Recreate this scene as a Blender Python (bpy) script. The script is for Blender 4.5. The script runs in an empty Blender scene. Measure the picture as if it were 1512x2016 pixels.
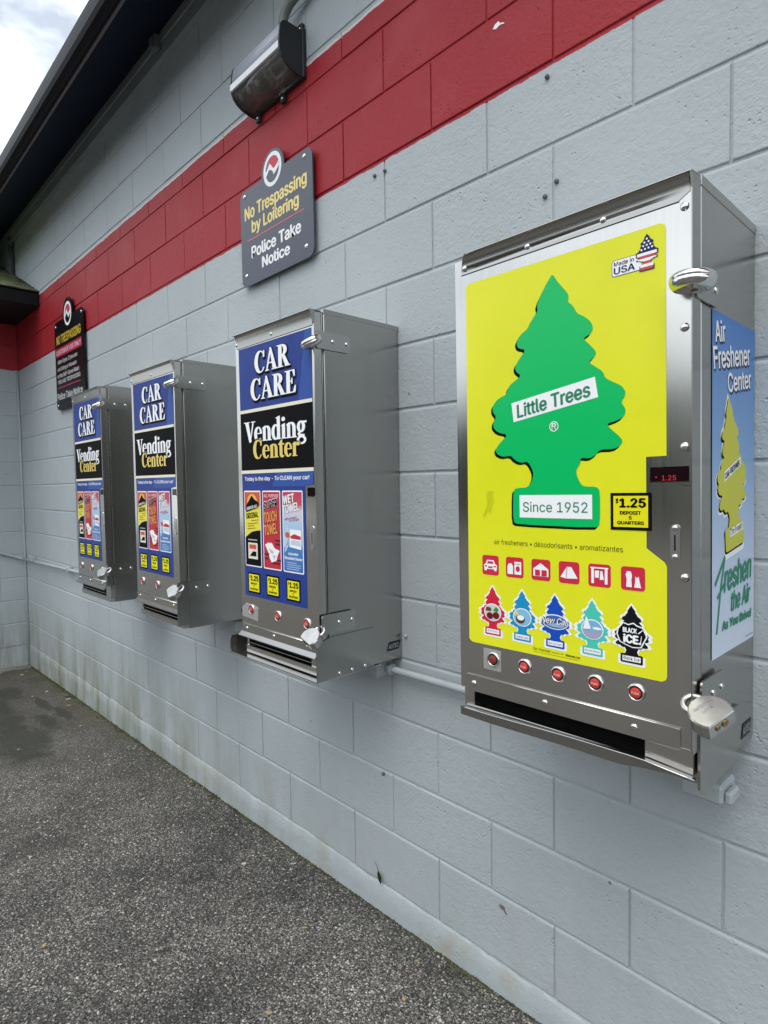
import bpy, bmesh, math, random
from mathutils import Vector, Matrix

random.seed(7)
R = math.radians
scene = bpy.context.scene
ZR = 2.55                      # height of the lower edge of the red stripe above the paving

# ------------------------------------------------------------------ camera
cam_d = bpy.data.cameras.new('camera')
cam = bpy.data.objects.new('camera', cam_d)
scene.collection.objects.link(cam)
scene.camera = cam
yaw, pitch, roll = 0.8092, -0.0456, -0.0146
f = Vector((-math.sin(yaw)*math.cos(pitch), math.cos(yaw)*math.cos(pitch), math.sin(pitch)))
r = Vector((math.cos(yaw), math.sin(yaw), 0)); u = r.cross(f)
r2 = math.cos(roll)*r + math.sin(roll)*u
u2 = -math.sin(roll)*r + math.cos(roll)*u
cam.matrix_world = Matrix(((r2.x, u2.x, -f.x, 1.4354), (r2.y, u2.y, -f.y, -1.3926),
                           (r2.z, u2.z, -f.z, ZR-1.0532), (0, 0, 0, 1)))
cam_d.sensor_fit = 'HORIZONTAL'
cam_d.sensor_width = 36.0
cam_d.lens = 36.0*1189.66/1512.0
cam_d.clip_start = 0.02
cam_d.clip_end = 500

# ------------------------------------------------------------------ world, sun, exposure
SUN_EL, SUN_AZ = 66.0, 160.0   # high, in front of the wall
world = bpy.data.worlds.new('World'); scene.world = world; world.use_nodes = True
wn, wl = world.node_tree.nodes, world.node_tree.links
wn.clear()
w_out = wn.new('ShaderNodeOutputWorld'); w_bg = wn.new('ShaderNodeBackground')
w_sky = wn.new('ShaderNodeTexSky'); w_sky.sky_type = 'NISHITA'; w_sky.sun_disc = False
w_sky.sun_elevation = R(SUN_EL); w_sky.sun_rotation = R(SUN_AZ)
w_sky.air_density = 1.0; w_sky.dust_density = 2.0
w_tc = wn.new('ShaderNodeTexCoord')
w_map = wn.new('ShaderNodeMapping'); w_map.inputs['Scale'].default_value = (1, 1, 2.2); w_map.inputs['Location'].default_value = (3.1, 1.7, .4)
w_n = wn.new('ShaderNodeTexNoise'); w_n.inputs['Scale'].default_value = 3.6
w_n.inputs['Detail'].default_value = 6; w_n.inputs['Roughness'].default_value = 0.55
w_r = wn.new('ShaderNodeValToRGB')
w_r.color_ramp.elements[0].position = 0.38; w_r.color_ramp.elements[0].color = (0.30, 0.30, 0.30, 1)
w_r.color_ramp.elements[1].position = 0.60; w_r.color_ramp.elements[1].color = (1, 1, 1, 1)
w_m = wn.new('ShaderNodeMixRGB'); w_m.inputs[2].default_value = (14.6, 15.4, 16.0, 1)
wl.new(w_tc.outputs['Generated'], w_map.inputs['Vector']); wl.new(w_map.outputs['Vector'], w_n.inputs['Vector'])
wl.new(w_n.outputs['Fac'], w_r.inputs['Fac']); wl.new(w_r.outputs['Color'], w_m.inputs[0])
wl.new(w_sky.outputs['Color'], w_m.inputs[1]); wl.new(w_m.outputs['Color'], w_bg.inputs['Color'])
w_bg.inputs['Strength'].default_value = 0.10
wl.new(w_bg.outputs['Background'], w_out.inputs['Surface'])

sun_d = bpy.data.lights.new('sun', 'SUN'); sun_d.energy = 1.5; sun_d.angle = R(45); sun_d.color = (1, 0.97, 0.93)
sun = bpy.data.objects.new('sun', sun_d); scene.collection.objects.link(sun)
sdir = Vector((math.sin(R(SUN_AZ))*math.cos(R(SUN_EL)), math.cos(R(SUN_AZ))*math.cos(R(SUN_EL)), math.sin(R(SUN_EL))))
sun.rotation_euler = sdir.to_track_quat('Z', 'Y').to_euler(); sun.location = (0, -6, 12)

scene.render.engine = 'CYCLES'
vs = scene.view_settings
vs.view_transform = 'Standard'; vs.look = 'None'; vs.exposure = 0.36; vs.gamma = 1.0; vs.use_curve_mapping = False

# ------------------------------------------------------------------ mesh helpers
col = scene.collection
class MB:
    def __init__(s, off=(0, 0, 0)): s.v = []; s.f = []; s.sm = []; s.off = Vector(off)
    def add(s, vs_, fs_, smooth=False):
        b = len(s.v); s.v += [Vector(q)+s.off for q in vs_]
        for q in fs_: s.f.append([b+i for i in q]); s.sm.append(smooth)
        return s
    def box(s, x0, x1, y0, y1, z0, z1):
        return s.add([(x0,y0,z0),(x1,y0,z0),(x1,y1,z0),(x0,y1,z0),(x0,y0,z1),(x1,y0,z1),(x1,y1,z1),(x0,y1,z1)],
                     [(0,3,2,1),(4,5,6,7),(0,1,5,4),(1,2,6,5),(2,3,7,6),(3,0,4,7)])
    def bbox(s, x0, x1, y0, y1, z0, z1, b):
        """box with chamfered edges"""
        vs_, idx = [], {}
        for i, (sx, xa) in enumerate(((1, x0), (-1, x1))):
            for j, (sy, ya) in enumerate(((1, y0), (-1, y1))):
                for k, (sz, za) in enumerate(((1, z0), (-1, z1))):
                    for a in range(3):
                        p = [xa+sx*b, ya+sy*b, za+sz*b]; p[a] = (xa, ya, za)[a]
                        idx[i, j, k, a] = len(vs_); vs_.append(p)
        fs = []
        def q(*l): fs.append([idx[t] for t in l])
        for a in range(3):
            o = [t for t in range(3) if t != a]
            for e in (0, 1):
                l = []
                for p0, p1 in ((0, 0), (1, 0), (1, 1), (0, 1)):
                    t = [0, 0, 0]; t[a] = e; t[o[0]] = p0; t[o[1]] = p1; l.append((*t, a))
                q(*l)
        for a in range(3):
            o = [t for t in range(3) if t != a]
            for e0 in (0, 1):
                for e1 in (0, 1):
                    t0 = [0, 0, 0]; t0[o[0]] = e0; t0[o[1]] = e1; t1 = list(t0); t1[a] = 1
                    q((*t0, o[0]), (*t1, o[0]), (*t1, o[1]), (*t0, o[1]))
        for i in (0, 1):
            for j in (0, 1):
                for k in (0, 1): q((i, j, k, 0), (i, j, k, 1), (i, j, k, 2))
        return s.add(vs_, fs)
    def tube(s, pts, rad, n=12, caps=True):
        pts = [Vector(q) for q in pts]; rs = rad if isinstance(rad, (list, tuple)) else [rad]*len(pts)
        vs_, fs = [], []; prev = None
        for i, q in enumerate(pts):
            t = (pts[min(i+1, len(pts)-1)]-pts[max(i-1, 0)]).normalized()
            if prev is None:
                a = Vector((0, 0, 1)) if abs(t.z) < .9 else Vector((1, 0, 0)); e = t.cross(a).normalized()
            else: e = (prev-t*prev.dot(t)).normalized()
            prev = e; g = t.cross(e)
            for k in range(n):
                an = 2*math.pi*k/n; vs_.append(q+(e*math.cos(an)+g*math.sin(an))*rs[i])
        for i in range(len(pts)-1):
            for k in range(n):
                a, b = i*n+k, i*n+(k+1) % n; fs.append((a, b, b+n, a+n))
        s.add(vs_, fs, True)
        if caps:
            s.add(vs_[:n], [tuple(reversed(range(n)))]); s.add(vs_[-n:], [tuple(range(n))])
        return s
    def lathe(s, prof, c, axis, n=24):
        """prof: (radius, height) along axis"""
        ax = Vector(axis).normalized(); a = Vector((0, 0, 1)) if abs(ax.z) < .9 else Vector((1, 0, 0))
        e = ax.cross(a).normalized(); g = ax.cross(e); c = Vector(c); vs_, fs = [], []
        for rr, h in prof:
            for k in range(n):
                an = 2*math.pi*k/n; vs_.append(c+ax*h+(e*math.cos(an)+g*math.sin(an))*rr)
        for i in range(len(prof)-1):
            for k in range(n):
                a_, b_ = i*n+k, i*n+(k+1) % n; fs.append((a_, b_, b_+n, a_+n))
        fs.append(tuple(reversed(range(n)))); fs.append(tuple(range((len(prof)-1)*n, len(prof)*n)))
        return s.add(vs_, fs, True)
    def prism(s, pts, fn, d0, d1, smooth=False):
        """2D outline pts extruded from depth d0 to d1; fn(a,b,d)->xyz"""
        n = len(pts); vs_ = [fn(a, b, d0) for a, b in pts]+[fn(a, b, d1) for a, b in pts]
        s.add(vs_, [tuple(reversed(range(n))), tuple(range(n, 2*n))])
        s.add(vs_, [(i, (i+1) % n, n+(i+1) % n, n+i) for i in range(n)], smooth)
        return s
    def flat(s, pts, plane, d):
        if plane == 'f': return s.add([(a, d, b) for a, b in pts], [tuple(range(len(pts)))])
        return s.add([(d, a, b) for a, b in pts], [tuple(range(len(pts)))])
    def mesh(s, name, recalc=True):
        m = bpy.data.meshes.new(name); m.from_pydata([tuple(q) for q in s.v], [], s.f)
        m.polygons.foreach_set('use_smooth', s.sm)
        if recalc:
            b = bmesh.new(); b.from_mesh(m)
            bmesh.ops.remove_doubles(b, verts=b.verts, dist=1e-6)
            bmesh.ops.recalc_face_normals(b, faces=b.faces); b.to_mesh(m); b.free()
        m.update(); return m
    def build(s, name, mt, parent=None, recalc=True):
        m = s.mesh(name, recalc); m.materials.append(mt)
        return link(name, m, parent)

def link(name, data, parent=None, loc=None, rot=None):
    o = bpy.data.objects.new(name, data); col.objects.link(o)
    if parent: o.parent = parent
    if loc is not None: o.location = loc
    if rot is not None: o.rotation_euler = rot
    return o
def tag(o, label, cat, group=None):
    o['label'] = label; o['category'] = cat
    if group: o['group'] = group
    return o
def thing(name, label, cat, loc=(0, 0, 0), rot=None, group=None):
    o = link(name, None, None, loc, rot); o.empty_display_size = .1
    return tag(o, label, cat, group)
def copy_tree(o, parent=None):
    c = o.copy(); col.objects.link(c); c.parent = parent
    for ch in list(o.children): copy_tree(ch, c)
    return c

# ------------------------------------------------------------------ materials
def new_mat(name):
    m = bpy.data.materials.new(name); m.use_nodes = True
    n = m.node_tree.nodes; return m, n, m.node_tree.links, n['Principled BSDF']
MC = {}
def plain(name, c, rough=.45, metal=0.0, spec=.16, coat=0.0):
    if name in MC: return MC[name]
    m, n, l, b = new_mat(name)
    b.inputs['Base Color'].default_value = (*c, 1); b.inputs['Roughness'].default_value = rough
    b.inputs['Metallic'].default_value = metal; b.inputs['Specular IOR Level'].default_value = spec
    b.inputs['Coat Weight'].default_value = coat
    MC[name] = m; return m
def node(n, t, **k):
    q = n.new(t)
    for a, v in k.items():
        if a in ('operation', 'blend_type', 'feature', 'distance', 'data_type', 'interpolation_type', 'noise_dimensions'): setattr(q, a, v)
        else: q.inputs[a.replace('_', ' ')].default_value = v
    return q
def mathn(n, l, op, a, b=None, clamp=False):
    q = n.new('ShaderNodeMath'); q.operation = op; q.use_clamp = clamp
    for i, x in enumerate((a, b)):
        if x is None: continue
        if isinstance(x, (int, float)): q.inputs[i].default_value = x
        else: l.new(x, q.inputs[i])
    return q.outputs[0]
def ramp(n, l, src, stops):
    q = n.new('ShaderNodeValToRGB'); e = q.color_ramp.elements
    while len(e) < len(stops): e.new(.5)
    for i, (p, c) in enumerate(stops):
        e[i].position = p; e[i].color = (*c, 1) if len(c) == 3 else c
    l.new(src, q.inputs['Fac']); return q
def g3(v): return (v, v, v)
def mixc(n, l, fac, a, b, bt='MIX'):
    q = n.new('ShaderNodeMixRGB'); q.blend_type = bt
    if isinstance(fac, (int, float)): q.inputs[0].default_value = fac
    else: l.new(fac, q.inputs[0])
    for i, x in ((1, a), (2, b)):
        if isinstance(x, tuple): q.inputs[i].default_value = (*x, 1)
        else: l.new(x, q.inputs[i])
    return q.outputs[0]

def wall_paint(name, red_lo, red_hi, grey=(.412, .456, .474), red=(.345, .022, .030), light_edge=True, base_dirt=True):
    m, n, l, b = new_mat(name)
    geo = n.new('ShaderNodeNewGeometry'); sep = n.new('ShaderNodeSeparateXYZ'); l.new(geo.outputs['Position'], sep.inputs[0])
    P = geo.outputs['Position']; x, z = sep.outputs['X'], sep.outputs['Z']
    wob = node(n, 'ShaderNodeTexNoise', Scale=11.0, Detail=5.0, Roughness=.65); l.new(P, wob.inputs['Vector'])
    dz = mathn(n, l, 'MULTIPLY', mathn(n, l, 'SUBTRACT', wob.outputs['Fac'], .5), .020)
    zz = mathn(n, l, 'ADD', z, dz)
    # slow tone variation of the paint film
    big = node(n, 'ShaderNodeTexNoise', Scale=1.6, Detail=4.0); l.new(P, big.inputs['Vector'])
    oi = n.new('ShaderNodeObjectInfo')
    tone = mathn(n, l, 'ADD', mathn(n, l, 'MULTIPLY', big.outputs['Fac'], .22), mathn(n, l, 'MULTIPLY', oi.outputs['Random'], .05))
    tone = mathn(n, l, 'ADD', tone, .865)
    gcol = mixc(n, l, 1.0, grey, tone, 'MULTIPLY'); rcol = mixc(n, l, 1.0, red, tone, 'MULTIPLY')
    # sun-faded patches on the red
    fad = node(n, 'ShaderNodeTexNoise', Scale=3.0, Detail=5.0, Distortion=.6); l.new(P, fad.inputs['Vector'])
    ff = ramp(n, l, fad.outputs['Fac'], ((.52, g3(0)), (.70, g3(.20))))
    rcol = mixc(n, l, ff.outputs['Color'], rcol, (.46, .10, .11))
    rep = node(n, 'ShaderNodeTexNoise', Scale=2.3, Detail=2.0, Distortion=1.2); l.new(P, rep.inputs['Vector'])
    rpm = ramp(n, l, rep.outputs['Fac'], ((.545, g3(0)), (.56, g3(1))))
    gcol = mixc(n, l, mathn(n, l, 'MULTIPLY', rpm.outputs['Color'], .10), gcol, (.46, .50, .51))
    is_red = mathn(n, l, 'MULTIPLY', mathn(n, l, 'GREATER_THAN', zz, red_lo), mathn(n, l, 'LESS_THAN', zz, red_hi))
    c = mixc(n, l, is_red, gcol, rcol)
    if light_edge:
        wh = mathn(n, l, 'MULTIPLY', mathn(n, l, 'GREATER_THAN', zz, red_hi), mathn(n, l, 'LESS_THAN', zz, red_hi+.010))
        c = mixc(n, l, mathn(n, l, 'MULTIPLY', wh, .85), c, (.66, .65, .62))
    # chips and little dark specks
    sp = node(n, 'ShaderNodeTexVoronoi', Scale=9.0); l.new(P, sp.inputs['Vector'])
    spn = node(n, 'ShaderNodeTexNoise', Scale=60.0, Detail=2.0); l.new(P, spn.inputs['Vector'])
    spd = mathn(n, l, 'ADD', sp.outputs['Distance'], mathn(n, l, 'MULTIPLY', spn.outputs['Fac'], .05))
    spm = mathn(n, l, 'LESS_THAN', spd, .066)
    sc = n.new('ShaderNodeSeparateColor'); l.new(sp.outputs['Color'], sc.inputs[0])
    spm = mathn(n, l, 'MULTIPLY', spm, mathn(n, l, 'GREATER_THAN', sc.outputs[0], .64))
    c = mixc(n, l, mathn(n, l, 'MULTIPLY', spm, .7), c, (.10, .10, .10))
    if base_dirt:
        # algae and splash dirt low on the wall towards the far corner, in vertical runs
        st = n.new('ShaderNodeMapping'); st.inputs['Scale'].default_value = (6, 6, 1.2); l.new(P, st.inputs['Vector'])
        sn = node(n, 'ShaderNodeTexNoise', Scale=1.0, Detail=5.0, Roughness=.65); l.new(st.outputs['Vector'], sn.inputs['Vector'])
        hgt = n.new('ShaderNodeMapRange'); hgt.inputs[1].default_value = -.1; hgt.inputs[2].default_value = .62
        hgt.inputs[3].default_value = 1; hgt.inputs[4].default_value = 0; l.new(z, hgt.inputs[0])
        xm = n.new('ShaderNodeMapRange'); xm.inputs[1].default_value = -.2; xm.inputs[2].default_value = -2.6
        xm.inputs[3].default_value = .16; xm.inputs[4].default_value = 1; l.new(x, xm.inputs[0])
        k = ramp(n, l, sn.outputs['Fac'], ((.36, g3(0)), (.68, g3(1))))
        a = mathn(n, l, 'MULTIPLY', mathn(n, l, 'MULTIPLY', hgt.outputs[0], xm.outputs[0]), k.outputs['Color'])
        c = mixc(n, l, mathn(n, l, 'MULTIPLY', a, 1.25, True), c, (.165, .180, .105))
        bs = node(n, 'ShaderNodeTexNoise', Scale=7.0, Detail=6.0, Roughness=.7); l.new(P, bs.inputs['Vector'])
        bk = ramp(n, l, bs.outputs['Fac'], ((.52, g3(0)), (.70, g3(1))))
        low = n.new('ShaderNodeMapRange'); low.inputs[1].default_value = .03; low.inputs[2].default_value = .36
        low.inputs[3].default_value = 1; low.inputs[4].default_value = 0; l.new(z, low.inputs[0])
        c = mixc(n, l, mathn(n, l, 'MULTIPLY', mathn(n, l, 'MULTIPLY', bk.outputs['Color'], low.outputs[0]), .7), c, (.36, .32, .24))
    l.new(c, b.inputs['Base Color'])
    b.inputs['Roughness'].default_value = .50; b.inputs['Specular IOR Level'].default_value = .26
    # relief: roller stipple over porous block, with open pits
    n1 = node(n, 'ShaderNodeTexNoise', Scale=85.0, Detail=5.0, Roughness=.62, Distortion=.35); l.new(P, n1.inputs['Vector'])
    n2 = node(n, 'ShaderNodeTexNoise', Scale=24.0, Detail=3.0); l.new(P, n2.inputs['Vector'])
    vo = node(n, 'ShaderNodeTexVoronoi', Scale=70.0); l.new(P, vo.inputs['Vector'])
    pit = ramp(n, l, vo.outputs['Distance'], ((.06, g3(0)), (.26, g3(1))))
    pm = node(n, 'ShaderNodeTexNoise', Scale=11.0, Detail=2.0); l.new(P, pm.inputs['Vector'])
    pmr = ramp(n, l, pm.outputs['Fac'], ((.50, g3(0)), (.62, g3(1))))
    pits = mixc(n, l, pmr.outputs['Color'], (1., 1., 1.), pit.outputs['Color'])
    h = mathn(n, l, 'ADD', mathn(n, l, 'MULTIPLY', n1.outputs['Fac'], .9), mathn(n, l, 'MULTIPLY', n2.outputs['Fac'], .8))
    h = mathn(n, l, 'ADD', h, mathn(n, l, 'MULTIPLY', pits, .85))
    bu = n.new('ShaderNodeBump'); bu.inputs['Distance'].default_value = .0042
    vr = node(n, 'ShaderNodeTexNoise', Scale=1.3, Detail=2.0); l.new(P, vr.inputs['Vector'])
    l.new(mathn(n, l, 'ADD', mathn(n, l, 'MULTIPLY', vr.outputs['Fac'], .9), mathn(n, l, 'MULTIPLY', oi.outputs['Random'], .35)), bu.inputs['Strength'])
    l.new(h, bu.inputs['Height']); l.new(bu.outputs['Normal'], b.inputs['Normal'])
    return m

def steel_mat(name, base, rough, vertical=True, var=.10):
    m, n, l, b = new_mat(name)
    tc = n.new('ShaderNodeTexCoord'); mp = n.new('ShaderNodeMapping')
    mp.inputs['Scale'].default_value = (230, 230, 1.2) if vertical else (1.2, 230, 230)
    l.new(tc.outputs['Object'], mp.inputs['Vector'])
    ns = node(n, 'ShaderNodeTexNoise', Scale=1.0, Detail=3.0); l.new(mp.outputs['Vector'], ns.inputs['Vector'])
    sm = node(n, 'ShaderNodeTexNoise', Scale=4.0, Detail=3.0, Roughness=.5); l.new(tc.outputs['Object'], sm.inputs['Vector'])
    b.inputs['Metallic'].default_value = 1.0
    t = mathn(n, l, 'ADD', mathn(n, l, 'MULTIPLY', ns.outputs['Fac'], var*1.4), 1-var*.7)
    t = mathn(n, l, 'MULTIPLY', t, mathn(n, l, 'ADD', mathn(n, l, 'MULTIPLY', sm.outputs['Fac'], .10), .95))
    l.new(mixc(n, l, 1.0, base, t, 'MULTIPLY'), b.inputs['Base Color'])
    rg = mathn(n, l, 'ADD', mathn(n, l, 'MULTIPLY', ns.outputs['Fac'], var), rough-.04)
    smr = ramp(n, l, sm.outputs['Fac'], ((.40, g3(0)), (.75, g3(.045))))
    rg = mathn(n, l, 'ADD', rg, smr.outputs['Color'])
    l.new(rg, b.inputs['Roughness'])
    b.inputs['Anisotropic'].default_value = .35 if var > .04 else 0.0
    return m

def asphalt_mat():
    m, n, l, b = new_mat('asphalt')
    geo = n.new('ShaderNodeNewGeometry'); P = geo.outputs['Position']
    sep = n.new('ShaderNodeSeparateXYZ'); l.new(P, sep.inputs[0]); x, y = sep.outputs['X'], sep.outputs['Y']
    wv = node(n, 'ShaderNodeTexNoise', Scale=60.0, Detail=2.0); l.new(P, wv.inputs['Vector'])
    pv = n.new('ShaderNodeMixRGB'); pv.blend_type = 'ADD'; pv.inputs[0].default_value = .012
    l.new(P, pv.inputs[1]); l.new(wv.outputs['Color'], pv.inputs[2])
    v1 = node(n, 'ShaderNodeTexVoronoi', Scale=132.0); l.new(pv.outputs[0], v1.inputs['Vector'])
    v2 = node(n, 'ShaderNodeTexVoronoi', Scale=260.0); l.new(pv.outputs[0], v2.inputs['Vector'])
    s1 = n.new('ShaderNodeSeparateColor'); l.new(v1.outputs['Color'], s1.inputs[0])
    s2 = n.new('ShaderNodeSeparateColor'); l.new(v2.outputs['Color'], s2.inputs[0])
    stone = ramp(n, l, s1.outputs[0], ((.0, (.022, .0215, .021)), (.30, (.080, .076, .071)), (.52, (.19, .181, .168)), (.80, (.36, .342, .315)), (1.0, (.60, .575, .53))))
    fine = ramp(n, l, s2.outputs[1], ((.0, (.016, .016, .015)), (.5, (.05, .047, .043)), (1.0, (.26, .245, .22))))
    gap = ramp(n, l, v1.outputs['Distance'], ((.30, g3(0)), (.52, g3(1))))
    c = mixc(n, l, gap.outputs['Color'], stone.outputs['Color'], fine.outputs['Color'])
    big = node(n, 'ShaderNodeTexNoise', Scale=1.7, Detail=6.0, Roughness=.62); l.new(P, big.inputs['Vector'])
    br = ramp(n, l, big.outputs['Fac'], ((.36, g3(.42)), (.62, g3(1.08))))
    c = mixc(n, l, 1.0, c, br.outputs['Color'], 'MULTIPLY')
    bl = node(n, 'ShaderNodeTexNoise', Scale=5.5, Detail=5.0, Roughness=.7); l.new(P, bl.inputs['Vector'])
    blm = ramp(n, l, bl.outputs['Fac'], ((.58, g3(0)), (.70, g3(.65))))
    c = mixc(n, l, blm.outputs['Color'], c, (.026, .025, .023))
    # grime film that grows towards the far corner
    far = n.new('ShaderNodeMapRange'); far.inputs[1].default_value = -1.0; far.inputs[2].default_value = -3.2
    far.inputs[3].default_value = 0; far.inputs[4].default_value = 1; l.new(x, far.inputs[0])
    gn = node(n, 'ShaderNodeTexNoise', Scale=4.0, Detail=6.0, Roughness=.65); l.new(P, gn.inputs['Vector'])
    gf = mathn(n, l, 'MULTIPLY', far.outputs[0], mathn(n, l, 'ADD', mathn(n, l, 'MULTIPLY', gn.outputs['Fac'], .9), .35), True)
    c = mixc(n, l, mathn(n, l, 'MULTIPLY', gf, .72), c, (.062, .056, .043))
    # mossy, damp run along the foot of the wall
    wf = n.new('ShaderNodeMapRange'); wf.inputs[1].default_value = -.16; wf.inputs[2].default_value = -.0
    wf.inputs[3].default_value = 0; wf.inputs[4].default_value = 1; l.new(y, wf.inputs[0])
    mk = ramp(n, l, gn.outputs['Fac'], ((.40, g3(0)), (.62, g3(1))))
    ff = mathn(n, l, 'MULTIPLY', mathn(n, l, 'MULTIPLY', wf.outputs[0], mk.outputs['Color']), mathn(n, l, 'ADD', mathn(n, l, 'MULTIPLY', far.outputs[0], .8), .12), True)
    c = mixc(n, l, ff, c, (.055, .060, .020))
    # wet spots and an oily green stain near the corner
    wet = None
    dn = node(n, 'ShaderNodeTexNoise', Scale=9.0, Detail=7.0, Roughness=.68); l.new(P, dn.inputs['Vector'])
    for cx, cy, rx, ry in ((-3.86, -.36, .22, .13), (-3.42, -.22, .20, .035), (-3.10, -.17, .16, .035), (-3.0, -.30, .20, .05), (-2.75, -.52, .42, .16), (-3.25, -.55, .30, .16), (-3.55, -.48, .3, .1)):
        dx = mathn(n, l, 'DIVIDE', mathn(n, l, 'SUBTRACT', x, cx), rx); dy = mathn(n, l, 'DIVIDE', mathn(n, l, 'SUBTRACT', y, cy), ry)
        d = mathn(n, l, 'ADD', mathn(n, l, 'MULTIPLY', dx, dx), mathn(n, l, 'MULTIPLY', dy, dy))
        wet = d if wet is None else mathn(n, l, 'MINIMUM', wet, d)
    wet = mathn(n, l, 'ADD', wet, mathn(n, l, 'MULTIPLY', mathn(n, l, 'SUBTRACT', dn.outputs['Fac'], .5), 3.6))
    wm = n.new('ShaderNodeMapRange'); wm.inputs[1].default_value = .45; wm.inputs[2].default_value = 1.45
    wm.inputs[3].default_value = 1; wm.inputs[4].default_value = 0; l.new(wet, wm.inputs[0])
    c = mixc(n, l, mathn(n, l, 'MULTIPLY', wm.outputs[0], .70), c, (.020, .021, .014))
    l.new(c, b.inputs['Base Color'])
    rr = mathn(n, l, 'SUBTRACT', .78, mathn(n, l, 'MULTIPLY', wm.outputs[0], .46)); l.new(rr, b.inputs['Roughness'])
    hh = mathn(n, l, 'ADD', mathn(n, l, 'MULTIPLY', v1.outputs['Distance'], -1.0), mathn(n, l, 'MULTIPLY', v2.outputs['Distance'], -.35))
    hh = mathn(n, l, 'ADD', hh, mathn(n, l, 'MULTIPLY', s1.outputs[1], .5))
    bu = n.new('ShaderNodeBump'); bu.inputs['Distance'].default_value = .006
    l.new(mathn(n, l, 'SUBTRACT', .85, mathn(n, l, 'MULTIPLY', gf, .45)), bu.inputs['Strength'])
    l.new(hh, bu.inputs['Height']); l.new(bu.outputs['Normal'], b.inputs['Normal'])
    return m

def noisy(name, c1, c2, scale=8., rough=.7, bump=.3, dist=.004, detail=5., lo=.35, hi=.65):
    m, n, l, b = new_mat(name)
    geo = n.new('ShaderNodeNewGeometry'); P = geo.outputs['Position']
    ns = node(n, 'ShaderNodeTexNoise', Scale=scale, Detail=detail, Roughness=.62); l.new(P, ns.inputs['Vector'])
    rp = ramp(n, l, ns.outputs['Fac'], ((lo, c1), (hi, c2))); l.new(rp.outputs['Color'], b.inputs['Base Color'])
    b.inputs['Roughness'].default_value = rough
    if bump:
        n2 = node(n, 'ShaderNodeTexNoise', Scale=scale*6, Detail=4.0); l.new(P, n2.inputs['Vector'])
        bu = n.new('ShaderNodeBump'); bu.inputs['Strength'].default_value = bump; bu.inputs['Distance'].default_value = dist
        l.new(n2.outputs['Fac'], bu.inputs['Height']); l.new(bu.outputs['Normal'], b.inputs['Normal'])
    return m

def vgrad(name, stops, z0, z1, rough=.4):
    """printed colour gradient in the object's own z"""
    m, n, l, b = new_mat(name)
    tc = n.new('ShaderNodeTexCoord'); sep = n.new('ShaderNodeSeparateXYZ'); l.new(tc.outputs['Object'], sep.inputs[0])
    mr = n.new('ShaderNodeMapRange'); mr.inputs[1].default_value = z0; mr.inputs[2].default_value = z1; l.new(sep.outputs['Z'], mr.inputs[0])
    rp = ramp(n, l, mr.outputs[0], stops); l.new(rp.outputs['Color'], b.inputs['Base Color'])
    b.inputs['Roughness'].default_value = rough; return m

M_WALL = wall_paint('painted_block', ZR-.011, ZR+.483)
M_RET = wall_paint('painted_block_return', ZR-.008, ZR+.41, light_edge=False)
M_PIPE = noisy('pipe_paint', (.37, .415, .43), (.42, .465, .48), 12, .42, .15, .001)
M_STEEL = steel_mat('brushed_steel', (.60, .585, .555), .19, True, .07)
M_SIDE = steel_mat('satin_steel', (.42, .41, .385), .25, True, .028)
M_HASP = steel_mat('hasp_steel', (.49, .48, .455), .24, True, .03)
M_STEELH = steel_mat('brushed_steel_cross', (.60, .585, .555), .18, False, .07)
M_CHROME = plain('chrome', (.72, .71, .69), .10, 1.0)
M_LOCK = noisy('lock_steel', (.50, .49, .47), (.60, .59, .57), 40, .26, .12, .0006)
M_LOCK.node_tree.nodes['Principled BSDF'].inputs['Metallic'].default_value = 1.0
M_BRASS = plain('brass', (.36, .24, .09), .35, 1.0)
M_VOID = plain('dark_inside', (.004, .004, .004), .9, 0, .05)
M_RUBBER = plain('black_gasket', (.02, .02, .02), .6)
M_YEL = noisy('yellow_vinyl', (.72, .735, .016), (.78, .785, .022), 3.5, .24, .02, .0005, 7.)
M_YEL.node_tree.nodes['Principled BSDF'].inputs['Specular IOR Level'].default_value = .34
M_GREEN = plain('green_print', (.001, .49, .12), .24, 0, .34)
M_DGREEN = plain('dark_green_print', (.035, .24, .13), .4)
M_BLACK = plain('black_print', (.006, .006, .007), .5, 0, .04)
M_WHITE = plain('white_print', (.88, .89, .90), .38)
M_RED = plain('red_print', (.60, .028, .062), .38)
M_BLUE = noisy('blue_print', (.018, .040, .215), (.026, .056, .265), 5, .40, 0)
M_BLUE.node_tree.nodes['Principled BSDF'].inputs['Specular IOR Level'].default_value = .16
M_LBLUE = plain('light_blue_print', (.036, .088, .34), .40)
M_CREAM = plain('cream_print', (.80, .76, .60), .36)
M_GOLD = plain('gold_print', (.78, .60, .16), .38)
M_PYEL = plain('price_yellow', (.80, .74, .010), .36)

# ------------------------------------------------------------------ 2D outline helpers and lettering
def rrect(x0, y0, x1, y1, rd, n=5):
    o = []
    for cx, cy, a in ((x1-rd, y0+rd, -90), (x1-rd, y1-rd, 0), (x0+rd, y1-rd, 90), (x0+rd, y0+rd, 180)):
        for k in range(n+1):
            t = R(a+90*k/n); o.append((cx+rd*math.cos(t), cy+rd*math.sin(t)))
    return o
def circ(cx, cy, rx, ry=None, n=28):
    ry = rx if ry is None else ry
    return [(cx+rx*math.cos(2*math.pi*k/n), cy+ry*math.sin(2*math.pi*k/n)) for k in range(n)]
def rect(x0, y0, x1, y1): return [(x0, y0), (x1, y0), (x1, y1), (x0, y1)]
def chaikin(p):
    o = []
    for i in range(len(p)):
        a, b = p[i], p[(i+1) % len(p)]
        o += [(a[0]*.78+b[0]*.22, a[1]*.78+b[1]*.22), (a[0]*.22+b[0]*.78, a[1]*.22+b[1]*.78)]
    return o
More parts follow.
